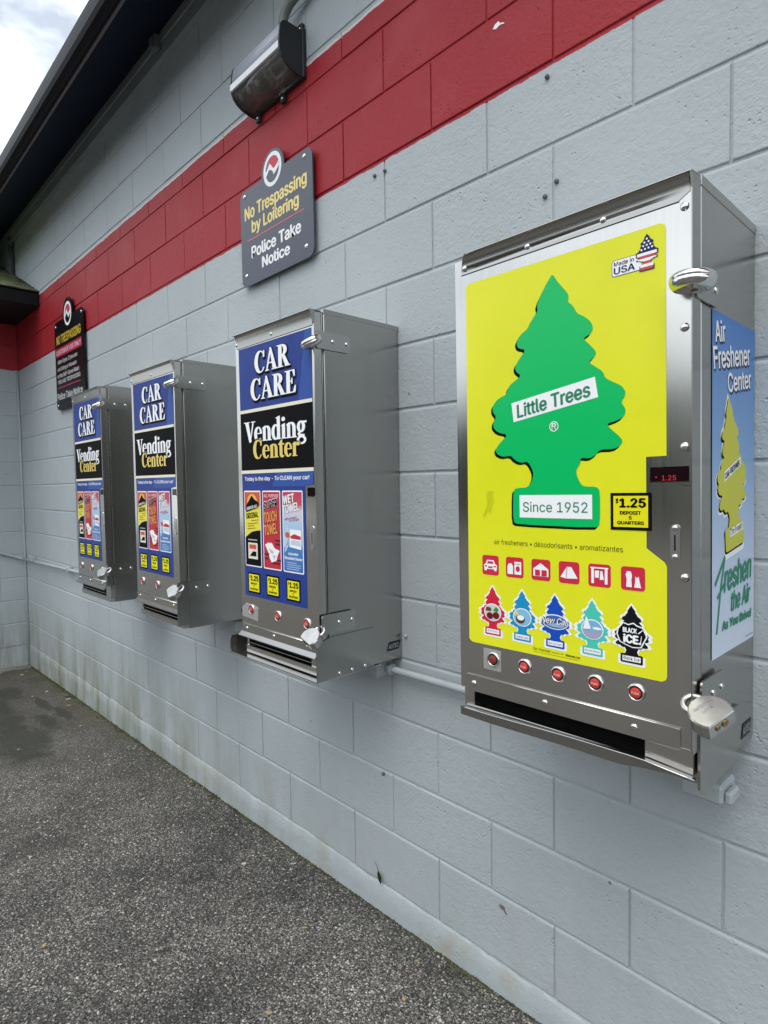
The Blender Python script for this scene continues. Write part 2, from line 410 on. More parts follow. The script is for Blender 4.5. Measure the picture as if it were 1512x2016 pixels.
def rot2(p, an, c=(0, 0)):
    s, k = math.sin(an), math.cos(an)
    return [(c[0]+(a-c[0])*k-(b-c[1])*s, c[1]+(a-c[0])*s+(b-c[1])*k) for a, b in p]
def shift(p, dx, dy): return [(a+dx, b+dy) for a, b in p]
TREE = [(-.2545,-.1011),(-.2432,-.1197),(-.2312,-.1347),(-.222,-.1465),(-.2207,-.154),(-.2226,-.1619),(-.2117,-.1715),(-.204,-.1874),(-.1887,-.1966),(-.1762,-.2086),(-.1718,-.2211),(-.1763,-.2295),(-.1814,-.232),(-.192,-.2362),(-.1815,-.2471),(-.1691,-.261),(-.1661,-.2685),(-.1716,-.2745),(-.1817,-.2821),(-.1668,-.2927),(-.1534,-.3028),(-.1498,-.3148),(-.1354,-.3238),(-.119,-.3328),(-.1114,-.345),(-.1145,-.3548),(-.1203,-.362),(-.1123,-.3741),(-.1123,-.3831),(-.1193,-.3903),(-.1311,-.3949),(-.1479,-.3979),(-.1366,-.4107),(-.123,-.4224),(-.1176,-.4307),(-.1203,-.437),(-.1313,-.4443),(-.1607,-.4438),(-.168,-.4529),(-.1796,-.4591),(-.1989,-.4568),(-.199,-.4665),(-.2082,-.4801),(-.2067,-.4899),(-.1993,-.5054),(-.1918,-.5111),(-.1684,-.5115),(-.1606,-.5184),(-.161,-.5811),(-.1689,-.5881),(-.3396,-.5863),(-.3503,-.5805),(-.3494,-.5193),(-.3439,-.5118),(-.3122,-.5107),(-.3017,-.4916),(-.3015,-.4783),(-.3133,-.4585),(-.3308,-.4607),(-.3449,-.454),(-.3538,-.4445),(-.374,-.4465),(-.3889,-.4395),(-.3925,-.43),(-.381,-.4168),(-.3605,-.4014),(-.3861,-.3946),(-.3974,-.3834),(-.3972,-.3727),(-.3889,-.3615),(-.3985,-.3511),(-.3983,-.3377),(-.3851,-.3246),(-.3626,-.3181),(-.3577,-.303),(-.3467,-.2954),(-.3267,-.2854),(-.3402,-.2744),(-.3416,-.2638),(-.3307,-.2502),(-.3155,-.235),(-.3335,-.2292),(-.3379,-.2181),(-.3301,-.2042),(-.3091,-.1932),(-.3001,-.1775),(-.2869,-.1642),(-.2897,-.1549),(-.2838,-.1414),(-.2708,-.1224),(-.2623,-.1099)]
TREE.reverse()                                   # counter-clockwise
TREE_S = chaikin(TREE)
def tree_at(cx, top, h, wx=1.0, src=None):
    k = h/.487; return [(cx+(a+.255)*k*wx, top+(b+.1011)*k) for a, b in (src or TREE)]

def put(pts, plane, d):
    return [(a, d, b) if plane == 'f' else (d, a, b) for a, b in pts]
def decal(name, polys, plane, d, mt, parent, off=(0, 0, 0)):
    """flat print: list of outlines on the front ('f', plane y=d) or on the right side ('s', plane x=d)"""
    b = MB(off)
    for i, q in enumerate(polys): b.flat(q, plane, d+(-3e-5*i if plane == 'f' else 3e-5*i))
    return b.build(name, mt, parent, recalc=False)

TXT = {}
FONT = None
try:                                             # the sans that ships with Blender
    import os
    FONT = bpy.data.fonts.load(os.path.join(bpy.utils.system_resource('DATAFILES', path='fonts'), 'Inter.woff2'))
except Exception: FONT = None
def glyph_mesh(s, bold, shear):
    key = (s, bold, shear)
    if key in TXT: return TXT[key]
    cu = bpy.data.curves.new('text', 'FONT'); cu.body = s; cu.shear = shear; cu.resolution_u = 4
    if FONT: cu.font = FONT
    o = bpy.data.objects.new('text', cu); col.objects.link(o)
    dg = bpy.context.evaluated_depsgraph_get(); ev = o.evaluated_get(dg); me = ev.to_mesh()
    vs_ = [(v.co.x, v.co.y) for v in me.vertices]; fs = [tuple(p.vertices) for p in me.polygons]
    ev.to_mesh_clear(); bpy.data.objects.remove(o); bpy.data.curves.remove(cu)
    TXT[key] = (vs_, fs); return TXT[key]
def fitted(vs_, x0, y0, w, h, an, sk=0.0):
    xs, ys = [q[0] for q in vs_], [q[1] for q in vs_]
    a0, b0 = min(xs), min(ys); sx = w/(max(xs)-a0); sy = sx if h is None else h/(max(ys)-b0)
    p = [((a-a0)*sx+sk*(b-b0)*sy, (b-b0)*sy) for a, b in vs_]
    return [(x0+a, y0+b) for a, b in rot2(p, an)]
def text(name, s, plane, d, x0, y0, w, h, mt, parent, off=(0, 0, 0), bold=0.0, shear=0.0, an=0.0):
    vs_, fs = glyph_mesh(s, 0, shear); k = bold*1.0
    cps = [(0, 0)] if k == 0 else [(-k, 0), (k, 0), (0, k*.6), (0, -k*.6), (0, 0)]
    n = len(vs_); big = [(a+dx, c+dy) for dx, dy in cps for a, c in vs_]
    p = fitted(big, x0, y0, w, h, an); b = MB(off); sg = -1 if plane == 'f' else 1
    for i in range(len(cps)): b.add(put(p[i*n:(i+1)*n], plane, d+sg*1.5e-5*i), fs)
    o = b.build(name, mt, parent, recalc=False); return o

class Ring(list): pass
def _ring(cx, cy, rx, ry, ix, irx, iry, a0, a1, n=14, iy=None):
    iy = cy if iy is None else iy; o = Ring()
    for k in range(n):
        t, w = R(a0+(a1-a0)*k/n), R(a0+(a1-a0)*(k+1)/n)
        o.append([(cx+rx*math.cos(t), cy+ry*math.sin(t)), (cx+rx*math.cos(w), cy+ry*math.sin(w)),
                  (ix+irx*math.cos(w), iy+iry*math.sin(w)), (ix+irx*math.cos(t), iy+iry*math.sin(t))])
    return [o]
FLAG = [(0, .60), (.06, .58), (.22, .60), (.22, .71), (.16, .70)]
GL = {
 'C': (_ring(.36, .5, .36, .52, .43, .23, .46, 38, 325)+[[(.60, .68), (.66, .68), (.67, .99), (.63, .99)]], .74),
 'A': ([[(.05, .03), (.105, .03), (.355, .90), (.325, 1.0)], [(.30, 1.02), (.37, 1.02), (.71, .03), (.50, .03)], rect(.16, .31, .46, .37), rect(-.02, 0, .21, .045), rect(.43, 0, .78, .045)], .77),
 'R': ([rect(.09, .03, .27, .97), rect(0, 0, .36, .045), rect(0, .955, .3, 1.0), [(.31, .50), (.46, .50), (.74, .02), (.53, .02)], rect(.50, 0, .80, .045)]+_ring(.28, .74, .32, .26, .28, .14, .205, -90, 90, 9), .79),
 'E': ([rect(.09, .03, .27, .97), rect(0, .95, .55, 1.0), rect(0, 0, .58, .05), rect(.2, .485, .42, .54), [(.47, .96), (.57, .96), (.58, .70), (.55, .70)], [(.49, .04), (.61, .04), (.63, .31), (.60, .31)], rect(.39, .39, .43, .64)], .66),
 'V': ([[(.06, .97), (.27, .97), (.47, .05), (.40, -.02), (.35, -.02)], [(.38, -.02), (.43, .06), (.665, .97), (.61, .97)], rect(-.03, .955, .36, 1.0), rect(.51, .955, .77, 1.0)], .70),
 'e': (_ring(.27, .35, .27, .365, .305, .135, .30, 2, 322)+[rect(.14, .36, .50, .41)], .57),
 'n': ([rect(.06, .03, .22, .66), FLAG, rect(0, 0, .29, .045), rect(.40, .03, .56, .47), rect(.33, 0, .63, .045)]+_ring(.32, .46, .24, .25, .29, .11, .18, 0, 155, 9), .65),
 'd': (_ring(.25, .35, .25, .365, .285, .12, .30, 0, 360, 20)+[rect(.38, 0, .54, 1.04), [(.28, 1.0), (.38, .97), (.54, 1.0), (.54, 1.08)], rect(.54, 0, .61, .055)], .63),
 'i': ([rect(.07, .03, .23, .66), [(0, .60), (.07, .58), (.23, .60), (.23, .71)], rect(0, 0, .30, .045), circ(.145, .90, .095, .10, 14)], .33),
 'g': (_ring(.25, .45, .23, .26, .25, .09, .195, 0, 360, 20)+_ring(.27, -.14, .27, .19, .27, .17, .11, 0, 360, 20)+[[(.06, .16), (.15, .24), (.20, .20), (.18, .13), (.44, .10), (.44, .0), (.12, .02)], rect(.38, .60, .57, .69)], .57),
 't': ([rect(.10, .10, .26, .70), [(.02, .66), (.26, .66), (.26, .90), (.20, .86)], rect(.0, .62, .40, .69)]+_ring(.26, .16, .16, .18, .28, .05, .09, 180, 325, 8), .42),
 'r': ([rect(.06, .03, .22, .66), FLAG, rect(0, 0, .32, .045), circ(.40, .60, .09, .095, 14), [(.21, .46), (.30, .58), (.40, .68), (.36, .70), (.21, .58)]], .50)}
def serif(name, s, plane, d, x0, y0, w, h, mt, parent, off=(0, 0, 0), an=0.0):
    pcs, x = [], 0.0                              # (outline, layer)
    lay_ = 0
    for ch in s:
        ps, adv = GL[ch]
        for dx in (0, .05):
            for q in ps:
                pcs += [(shift(t, x+dx, 0), lay_) for t in (q if isinstance(q, Ring) else [q])]; lay_ += 1
        x += adv+.012
    allp = [q for p, _ in pcs for q in p]; fl = fitted(allp, x0, y0, w, h, an); b = MB(off); k = 0
    sg = -1 if plane == 'f' else 1
    for p, ly in pcs:
        b.add(put(fl[k:k+len(p)], plane, d+sg*4e-6*ly), [tuple(range(len(p)))]); k += len(p)
    return b.build(name, mt, parent, recalc=False)

# ------------------------------------------------------------------ the paving
GS = .0192
def gz(x): return ZR-2.541+GS*x
g = MB(); NX = 12
for i in range(NX):
    x0, x1 = -30+60*i/NX, -30+60*(i+1)/NX
    g.add([(x0, -42, gz(x0)), (x1, -42, gz(x1)), (x1, 3, gz(x1)), (x0, 3, gz(x0))], [(0, 1, 2, 3)])
ground = g.build('ground', asphalt_mat(), recalc=False); ground['kind'] = 'structure'

# ------------------------------------------------------------------ block walls
H = .2032; BW = .4064
BLK = {}
def block_mesh(w, h):
    k = (round(w, 4), round(h, 4))
    if k in BLK: return BLK[k]
    a, c = w/2, h/2
    v = []
    for (i, it, y) in ((.0030, .0075, 0.0), (.0010, .0040, .0009), (0, .0006, .0036), (0, 0, .03)):
        v += [(-a+i, y, -c+i), (a-i, y, -c+i), (a-i, y, c-it), (-a+i, y, c-it)]
    fs = [(0, 1, 2, 3), (15, 14, 13, 12)]
    for t in range(3):
        for q in range(4):
            p0, p1 = t*4+q, t*4+(q+1) % 4; fs.append((p0, p0+4, p1+4, p1))
    me = MB().add(v, fs).mesh('block'); BLK[k] = me; return me
def lay(parent, x_lo, x_hi, z0, z1, par, mt, to_world, only=None, stuff=None):
    """one course of blocks between x_lo and x_hi; par 0/1 shifts the bond by half a block"""
    n0 = int(math.floor((x_lo-par*H)/BW))-1; x = par*H+n0*BW
    while x < x_hi:
        a, b_ = max(x, x_lo), min(x+BW, x_hi); x += BW
        if b_-a < .03: continue
        w, h = b_-a-.0045, z1-z0-.0060
        me = block_mesh(w, h); cx = (a+b_)/2; cz = (z0+z1)/2
        jy = random.uniform(-.0009, .0009)
        if not me.materials: me.materials.append(mt)
        if me.materials[0] != mt:
            k2 = (round(w, 4), round(h, 4), mt.name)
            if k2 not in BLK: BLK[k2] = me.copy(); BLK[k2].materials.clear(); BLK[k2].materials.append(mt)
            me = BLK[k2]
        loc, rz = to_world(cx, jy, cz)
        if stuff is not None and only and not only(a, b_, z0, z1):
            M_ = Matrix.Translation(loc) @ Matrix.Rotation(rz, 4, 'Z')
            stuff.add([M_ @ v.co for v in me.vertices], [tuple(p.vertices) for p in me.polygons]); continue
        link('block', me, parent, loc, (random.uniform(-.0012, .0012), random.uniform(-.0008, .0008), rz+random.uniform(-.0008, .0008)))

XC = -4.67                                     # inner corner
wall = thing('block_wall', 'long painted block wall, pale grey with a broad red stripe', 'wall')
COURSES = [(k*H, (k+1)*H, 0 if (-k) % 2 == 1 else 1) for k in range(-12, 2)] + [(2*H, 2.5*H, 1), (2.5*H, 3.5*H, 0), (3.5*H, 4.5*H, 1), (4.5*H, 5.5*H, 0)]
rest = MB()
def seen(a, b_, z0, z1): return a < 1.2
for z0, z1, par in COURSES:
    lo = XC if z0 < .30 else -5.9
    lay(wall, lo, 5.2, ZR+z0, ZR+z1, par, M_WALL, lambda x, y, z: (Vector((x, y, z)), 0.0), seen, rest)
rb = rest.build('blockwork', M_WALL, wall); rb['kind'] = 'stuff'
mo = MB(); mo.box(-5.9, 5.2, .0042, .19, ZR+2*H, ZR+5.6*H); mo.box(XC-.2, 5.2, .0042, .19, ZR-12.02*H, ZR+2*H)
mo.build('mortar', M_WALL, wall)
# parged footing below the lowest course, a few millimetres proud, with a ragged top edge
ft = MB(); N = 420; rows = []
for i in range(N+1):
    x = XC+(5.2-XC)*i/N
    w = .0025*math.sin(x*9.1)+.002*math.sin(x*23.7+1)+random.uniform(-.003, .003)
    t = ZR-12*H-.004+w
    rows.append([(x, .02, t+.004), (x, .0015+random.uniform(-.001, .001), t+.002), (x, -.0025+random.uniform(-.0012, .0012), t-.005),
                 (x, -.0035+random.uniform(-.0012, .0012), t-.06), (x, -.005+random.uniform(-.002, .002), gz(x)-.05)])
for i in range(N):
    for j in range(4): ft.add([rows[i][j], rows[i+1][j], rows[i+1][j+1], rows[i][j+1]], [(0, 3, 2, 1)], j > 1)
ft.build('footing', M_WALL, wall, recalc=True)

rw = thing('return_wall', 'short painted block return wall closing the far corner under the mossy roof', 'wall')
rest2 = MB()
for z0, z1, par in [c for c in COURSES if c[0] < .40]:
    # local coordinate s runs away from the long wall
    lay(rw, .004, 1.62, ZR+z0, ZR+z1, par, M_RET, lambda s, y, z: (Vector((XC-y, -s, z)), math.pi/2), lambda a, b_, c, d: a < .8, rest2)
q = rest2.build('blockwork', M_RET, rw); q['kind'] = 'stuff'
mo = MB(); mo.box(XC-.19, XC-.0042, -1.62, .0, ZR-12.9*H, ZR+2*H); mo.build('mortar', M_RET, rw)
fz = MB(); fz.box(XC-.05, XC+.012, -1.62, -.002, ZR+2*H+.002, ZR+.56); fz.build('frieze_board', M_PIPE, rw)
cb = MB(); cb.tube([(XC+.008, -.008, ZR-2.62), (XC+.012, -.010, ZR-1.7), (XC+.009, -.009, ZR-.9), (XC+.011, -.011, ZR-.01)], .011, 8); cb.build('corner_bead', M_PIPE, rw)
strip = MB()
for i in range(14):
    y0, y1 = -1.6+i*.113, -1.6+(i+1)*.113; w0 = .115+.02*math.sin(i*1.9)
    strip.box(XC-.02, XC+w0, y0, min(y1, -.012), gz(XC)-.03, gz(XC)+.012+.003*math.sin(i*2.3))
M_CONC = noisy('old_concrete', (.10, .10, .085), (.24, .235, .21), 14, .85, .6, .006)
st = strip.build('concrete_strip', M_CONC); st['kind'] = 'structure'

# ------------------------------------------------------------------ main eave
M_DARKBLUE = plain('soffit_navy', (.008, .014, .032), .5, 0, .12)
M_GUT = plain('gutter_black', (.009, .010, .012), .5, 0, .14)
M_SHING = noisy('shingle_dark', (.03, .03, .032), (.07, .07, .068), 20, .9, .5, .004)
ev = thing('roof_eave', 'dark overhanging eave with black gutter along the top of the long wall', 'roof')
b = MB(); b.box(-6.0, 5.3, -.026, .0, ZR+1.09, ZR+1.245); b.box(-6.0, 5.3, -.033, -.0262, ZR+1.155, ZR+1.245); b.build('frieze_board', noisy('frieze_paint', (.24, .27, .28), (.30, .335, .345), 4, .5, .1, .001), ev)
for i in range(9):
    x0 = -6.0+i*1.256
    b = MB(); b.prism([(-.034, 1.198), (-.334, 1.004), (-.334, 1.018), (-.034, 1.212)], lambda a, c, d: (d, a, ZR+c), x0+.0008, x0+1.2552); b.build('soffit_panel', M_DARKBLUE, ev)
b = MB(); b.box(-6.0, 5.3, -.346, -.3345, ZR+1.000, ZR+1.125); b.build('fascia_board', plain('fascia_paint', (.15, .155, .165), .42), ev)
gp = [(-.348, 1.11), (-.348, 1.014), (-.354, 1.006), (-.375, 1.002), (-.394, 1.008), (-.404, 1.026), (-.4045, 1.06), (-.402, 1.10), (-.396, 1.10), (-.397, 1.06), (-.396, 1.03), (-.388, 1.015), (-.362, 1.013), (-.356, 1.02), (-.356, 1.11)]
b = MB(); b.prism(gp, lambda a, c, d: (d, a, ZR+c), -6.0, 5.3); gu = b.build('gutter', M_GUT, ev)
for i in range(12):
    x = -5.6+i*.9; b = MB(); b.box(x, x+.025, -.401, -.349, ZR+1.1005, ZR+1.104); b.build('gutter_strap', M_GUT, gu)
b = MB(); b.add([(-6, -.375, ZR+1.112), (5.3, -.375, ZR+1.112), (5.3, 4, ZR+3.75), (-6, 4, ZR+3.75), (-6, -.375, ZR+1.125), (5.3, -.375, ZR+1.125), (5.3, 4, ZR+3.77), (-6, 4, ZR+3.77)],
                [(0, 3, 2, 1), (4, 5, 6, 7), (0, 1, 5, 4), (1, 2, 6, 5), (2, 3, 7, 6), (3, 0, 4, 7)]); b.build('roof_deck', M_SHING, ev)
b = MB(); b.bbox(-1.60, -1.545, -.064, -.034, ZR+1.115, ZR+1.185, .004); b.bbox(-1.598, -1.560, -.071, -.0645, ZR+1.125, ZR+1.172, .002); b.build('clip', plain('clip_grey', (.16, .175, .18), .5), ev)

# ------------------------------------------------------------------ lower roof over the return wall
M_MOSS = noisy('mossy_shingle', (.028, .032, .022), (.115, .17, .035), 16, .92, .9, .008, 6., .38, .62)
M_MOSS2 = noisy('bare_shingle', (.05, .05, .048), (.20, .23, .10), 22, .9, .9, .006, 6., .36, .66)
lr = thing('lower_roof', 'mossy shingled lower roof with black fascia over the return wall', 'roof')
XE, ZE, SL = -3.93, ZR+.505, .425
dx_ = .115
for i in range(13):
    x0 = XE-i*dx_; zz = ZE+i*dx_*SL
    yy = -.004
    while yy > -1.75:
        wd = random.uniform(.20, .30); y2 = max(yy-wd, -1.78); t = .011+random.uniform(-.003, .004); ov = random.uniform(-.006, .006)
        b = MB(); L_ = dx_+.05
        p = [(x0+ov, zz), (x0-L_, zz+L_*SL-.004), (x0-L_, zz+L_*SL+.004), (x0+ov, zz+t)]
        b.prism(p, lambda a, c, d: (a, d, c), yy-.002, y2+.002)
        b.build('shingle', M_MOSS if random.random() < .6 else M_MOSS2, lr); yy = y2
b = MB(); b.prism([(XE-.02, ZE-.012), (XE-1.7, ZE-.012+1.68*SL), (XE-1.7, ZE-.03+1.68*SL), (XE-.02, ZE-.03)], lambda a, c, d: (a, d, c), -.001, -1.76); b.build('roof_deck', M_VOID, lr)
b = MB(); b.bbox(XE-.055, XE+.0, -1.78, -.001, ZR+.385, ZR+.490, .008); b.build('fascia_board', plain('fascia_black', (.008, .008, .009), .45), lr)
b = MB(); b.tube([(XE-.012, -1.78, ZE-.004), (XE-.012, -.001, ZE-.004)], .011, 8); b.build('drip_edge', M_GUT, lr)
b = MB(); b.box(XC-.05, XE-.056, -1.76, -.001, ZR+.388, ZR+.402); b.build('soffit_panel', plain('soffit_black', (.012, .012, .014), .6), lr)
vp = MB(); vp.tube([(-4.64, -.024, ZR+.78), (-4.64, -.024, ZR+1.13)], .021, 14); vp.tube([(-4.64, -.024, ZR+1.06), (-4.64, -.024, ZR+1.13)], .025, 14)
tag(vp.build('vent_pipe', plain('vent_grey', (.10, .11, .11), .5)), 'thin grey vertical pipe rising from the mossy roof to the eave', 'pipe')

# ------------------------------------------------------------------ conduit along the wall under the machines
cd = thing('conduit', 'pale painted conduit running along the wall beneath the vending machines', 'pipe', (0, 0, 0))
PZ = ZR-1.657
b = MB(); b.tube([(XC+.03, -.034, PZ-.008), (-3.9, -.03, PZ+.004), (-3.0, -.028, PZ+.018), (-2.2, -.028, PZ+.008), (-1.2, -.028, PZ), (0, -.028, PZ-.003), (.6, -.028, PZ+.004), (.98, -.028, PZ-.03)], .0115, 14); b.build('pipe', M_PIPE, cd)
b = MB(); b.tube([(XC+.05, -.034, PZ-.008), (XC+.035, -.036, PZ-.007), (XC+.022, -.055, PZ+.0), (XC+.018, -.10, PZ+.018), (XC+.018, -.25, PZ+.075), (XC+.018, -.6, PZ+.15), (XC+.018, -1.5, PZ+.2)], .0115, 14); b.build('bent_pipe', M_PIPE, cd)
for x in (-4.35, -3.35): b = MB(); b.bbox(x-.011, x+.011, -.043, -.001, PZ-.012, PZ+.034, .003); b.build('pipe_strap', M_PIPE, cd)
def fitting(x0, x1):
    b = MB(); b.bbox(x0, x1, -.075, -.002, PZ-.027, PZ+.024, .005); o = b.build('conduit_fitting', M_PIPE, cd)
    b = MB(); b.tube([(x1-.004, -.028, PZ-.002), (x1+.022, -.028, PZ-.002)], .0175, 14); b.tube([(x1+.010, -.028, PZ-.002), (x1+.024, -.028, PZ-.002)], .0195, 6); b.build('locknut', M_PIPE, o)
    b = MB(); b.tube([((x0+x1)/2-.02, -.045, PZ+.02), ((x0+x1)/2-.02, -.045, PZ+.05)], .014, 12); b.build('nipple', plain('nipple_dark', (.09, .10, .10), .5), o)
fitting(-.06, .012); fitting(-.945, -.885); fitting(-1.76, -1.70)
b = MB(); b.bbox(.958, 1.040, -.088, -.002, ZR-1.712, ZR-1.672, .006); o = b.build('conduit_fitting', M_PIPE, cd)
b = MB(); b.bbox(1.040, 1.056, -.082, -.03, ZR-1.708, ZR-1.682, .005); b.tube([(1.0, -.05, ZR-1.68), (1.0, -.05, ZR-1.64)], .016, 12); b.tube([(1.0, -.05, ZR-1.668), (1.0, -.05, ZR-1.655)], .022, 6); b.build('locknut', M_PIPE, o)

# ------------------------------------------------------------------ machine parts shared by both kinds
def dome(mb, c, axis, rr=.0065, hh=.0035):
    mb.lathe([(rr, 0), (rr*.98, hh*.25), (rr*.8, hh*.65), (rr*.45, hh*.92), (rr*.08, hh)], c, axis, 14)
    return mb
def screw(name, c, axis, parent, off, rr=.0065, mt=None):
    return dome(MB(off), c, axis, rr, rr*.55).build(name, mt or M_CHROME, parent)
def hasp(parent, off, x, ya, yb, z0, z1, riv, t=.0035, mt=None):
    b = MB(off); pts = rrect(ya, z0, yb, z1, .009)
    b.prism(pts, lambda a, c, d: (d, a, c), x, x+t); o = b.build('hasp_plate', mt or M_HASP, parent)
    for (a, c) in riv: dome(MB(off), (x+t, a, c), (1, 0, 0), .0068, .004).build('rivet', M_CHROME, o)
    return o
def push_button(parent, off, a, yface, c, rr=.0135, mt=None, letter=True):
    b = MB(off); b.lathe([(rr*1.22, 0), (rr*1.22, .002), (rr*1.05, .0045), (rr*.92, .0045), (rr*.9, .002)], (a, yface, c), (0, -1, 0), 24); o = b.build('push_button', M_CHROME, parent)
    b = MB(off); b.lathe([(rr*.9, .0012), (rr*.9, .0032)], (a, yface, c), (0, -1, 0), 24); b.build('button_ring', M_RUBBER, o)
    b = MB(off); b.lathe([(rr*.70, .0031), (rr*.70, .0048), (rr*.62, .0056)], (a, yface, c), (0, -1, 0), 24); b.build('button_cap', mt or plain('button_red', (.56, .05, .035), .3), o)
    if letter: text('lettering', 'PUSH', 'f', yface-.0059, a-rr*.48, c-rr*.17, rr*.96, rr*.34, plain('button_print', (.75, .62, .58), .4), o, off, .015)
def price_sticker(parent, off, yface, a0, a1, c0, c1):
    """black framed yellow price label between a0..a1 and c0..c1 (c0 lower)"""
    w, h = a1-a0, c1-c0
    b = MB(off); b.box(a0, a1, yface-.0006, yface, c0, c1); o = b.build('price_sticker', M_BLACK, parent)
    m_ = w*.075; decal('yellow_field', [rect(a0+m_, c0+m_, a1-m_, c1-m_)], 'f', yface-.0009, M_PYEL, o, off)
    t = yface-.0012
    text('lettering', '$', 'f', t, a0+w*.13, c0+h*.70, w*.085, h*.16, M_BLACK, o, off, .03)
    text('lettering', '1.25', 'f', t, a0+w*.22, c0+h*.60, w*.66, h*.26, M_BLACK, o, off, .045)
    text('lettering', 'DEPOSIT', 'f', t, a0+w*.24, c0+h*.415, w*.52, h*.10, M_BLACK, o, off, .04)
    text('lettering', '5', 'f', t, a0+w*.46, c0+h*.285, w*.075, h*.095, M_BLACK, o, off, .03)
    text('lettering', 'QUARTERS', 'f', t, a0+w*.17, c0+h*.145, w*.66, h*.10, M_BLACK, o, off, .04)
    return o
def maker_badge(parent, off, x, y0, z0):
    """small black italic maker's badge on the cabinet side"""
    o = decal('maker_badge', [[(y0-.004, z0-.006), (y0+.050, z0-.006), (y0+.060, z0+.022), (y0+.006, z0+.022)]], 's', x, plain('badge_dark', (.025, .025, .026), .4), parent, off)
    text('lettering', 'AUTEC', 's', x+.0004, y0+.004, z0+.000, .046, .015, plain('badge_grey', (.36, .38, .38), .4), o, off, .02, .25)
    return o
def puck_lock(name, label, c, axis, rr, group):
    o = thing(name, label, 'padlock', c, Vector((0, 0, 1)).rotation_difference(Vector(axis)).to_euler(), group)
    t = rr*.42
    MB().lathe([(rr*.10, -t), (rr*.55, -t), (rr*.80, -t*.86), (rr*.95, -t*.45), (rr, -t*.10), (rr*.975, -t*.04), (rr*.975, t*.08), (rr, t*.14), (rr*.96, t*.5), (rr*.82, t*.82), (rr*.60, t*.95), (rr*.52, t*.80), (rr*.30, t*.78), (rr*.06, t*.78)], (0, 0, 0), (0, 0, 1), 40).build('body', M_CHROME, o)
    b = MB(); b.bbox(-rr*.22, rr*.22, -rr*.12, rr*.12, t*.70, t*1.0, .001); b.build('slot_bar', plain('lock_slot', (.10, .10, .10), .4, 1.0), o)
    MB().lathe([(rr*.16, -t*1.05), (rr*.16, -t*.9)], (rr*.1, 0, 0), (0, 0, 1), 16).build('key_cylinder', plain('lock_core', (.16, .16, .16), .35, 1.0), o)
    return o
def padlock(name, label, c, nrm, updir, rr, group, brass=True, th=.013):
    """round-bodied padlock, flat foot, face normal nrm, shackle towards updir"""
    n_ = Vector(nrm).normalized(); u_ = Vector(updir); u_ = (u_-n_*u_.dot(n_)).normalized(); x_ = u_.cross(n_)
    o = thing(name, label, 'padlock', c, None, group)
    o.matrix_world = Matrix(((x_.x, u_.x, n_.x, c[0]), (x_.y, u_.y, n_.y, c[1]), (x_.z, u_.z, n_.z, c[2]), (0, 0, 0, 1)))
    a0 = 52; pts = [(rr*math.cos(R(t)), rr*math.sin(R(t))) for t in [(-90+a0)+(360-2*a0)*k/30 for k in range(31)]]
    b = MB(); k = .93
    for (p, q_) in (((1, -th), (1, th-.0025)), ((1, th-.0025), (k, th)), ((k, -th-.0015), (1, -th))):
        n = len(pts); vs_ = [(a*p[0], c_*p[0], p[1]) for a, c_ in pts]+[(a*q_[0], c_*q_[0], q_[1]) for a, c_ in pts]
        b.add(vs_, [(i, (i+1) % n, n+(i+1) % n, n+i) for i in range(n)], False)
    b.add([(a*k, c_*k, th) for a, c_ in pts], [tuple(range(len(pts)))]); b.add([(a*k, c_*k, -th-.0015) for a, c_ in pts], [tuple(reversed(range(len(pts))))])
    b.build('body', M_LOCK, o)
    s = rr*.50; sh = [(-s, rr*.55, 0), (-s, rr*.95, 0)]+[(-s*math.cos(t), rr*1.02+s*math.sin(t), 0) for t in [math.pi*k_/12 for k_ in range(13)]]+[(s, rr*.95, 0), (s, rr*.55, 0)]
    MB().tube(sh, rr*.15, 12).build('shackle', M_LOCK, o)
    fy = -rr*math.cos(R(a0))
    b = MB(); b.lathe([(rr*.20, 0), (rr*.20, .0012), (rr*.15, .0016)], (rr*.16, fy, 0), (0, -1, 0), 18); b.lathe([(rr*.16, 0), (rr*.16, .0010), (rr*.10, .0014)], (-rr*.28, fy, 0), (0, -1, 0), 16)
    b.build('keyway', M_BRASS if brass else M_RUBBER, o)
    if brass:
        for tx, yy, w in (('AMERICAN', .012, .036), ('LOCK', .003, .020)):
            vs_, fs = glyph_mesh(tx, 0, 0); p = fitted(vs_, -w/2, yy, w, .0065, 0); q_ = MB(); q_.add([(a, c_, th+.0003) for a, c_ in p], fs); q_.build('lettering', plain('lock_engraving', (.22, .22, .21), .5), o, recalc=False)
    return o

# ------------------------------------------------------------------ air-freshener machine
HM = 1.05                                   # body height
OFF1 = (.248, 0, HM)                        # local: (u from right edge, y, v from top)
m1 = thing('air_freshener_machine', 'steel wall vending machine with yellow front and big green tree emblem', 'vending machine',
           (1.062-.248+.0086, 0, ZR-.55-HM-.0020), (0, -.0082, 0))
YP = -.337                                  # front panel plane
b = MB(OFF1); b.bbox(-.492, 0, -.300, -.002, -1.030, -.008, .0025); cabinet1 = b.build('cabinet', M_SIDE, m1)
b = MB(OFF1); b.bbox(-.494, .0016, -.302, -.001, -.016, .002, .001); b.build('lid', M_SIDE, m1)
b = MB(OFF1); b.box(-.488, -.0035, -.309, -.2995, -.985, -.010); b.build('gasket', M_RUBBER, m1)
b = MB(OFF1); b.bbox(-.497, 0, YP, -.308, -.958, -.012, .0015); b.build('door', M_STEEL, m1)
b = MB(OFF1); b.prism([(YP-.009, -.006), (YP-.0095, -.950), (YP-.004, -.962), (-.309, -.962), (-.309, -.004)], lambda a, c, d: (d, a, c), .0003, .0024); b.build('door_flange', M_SIDE, m1)
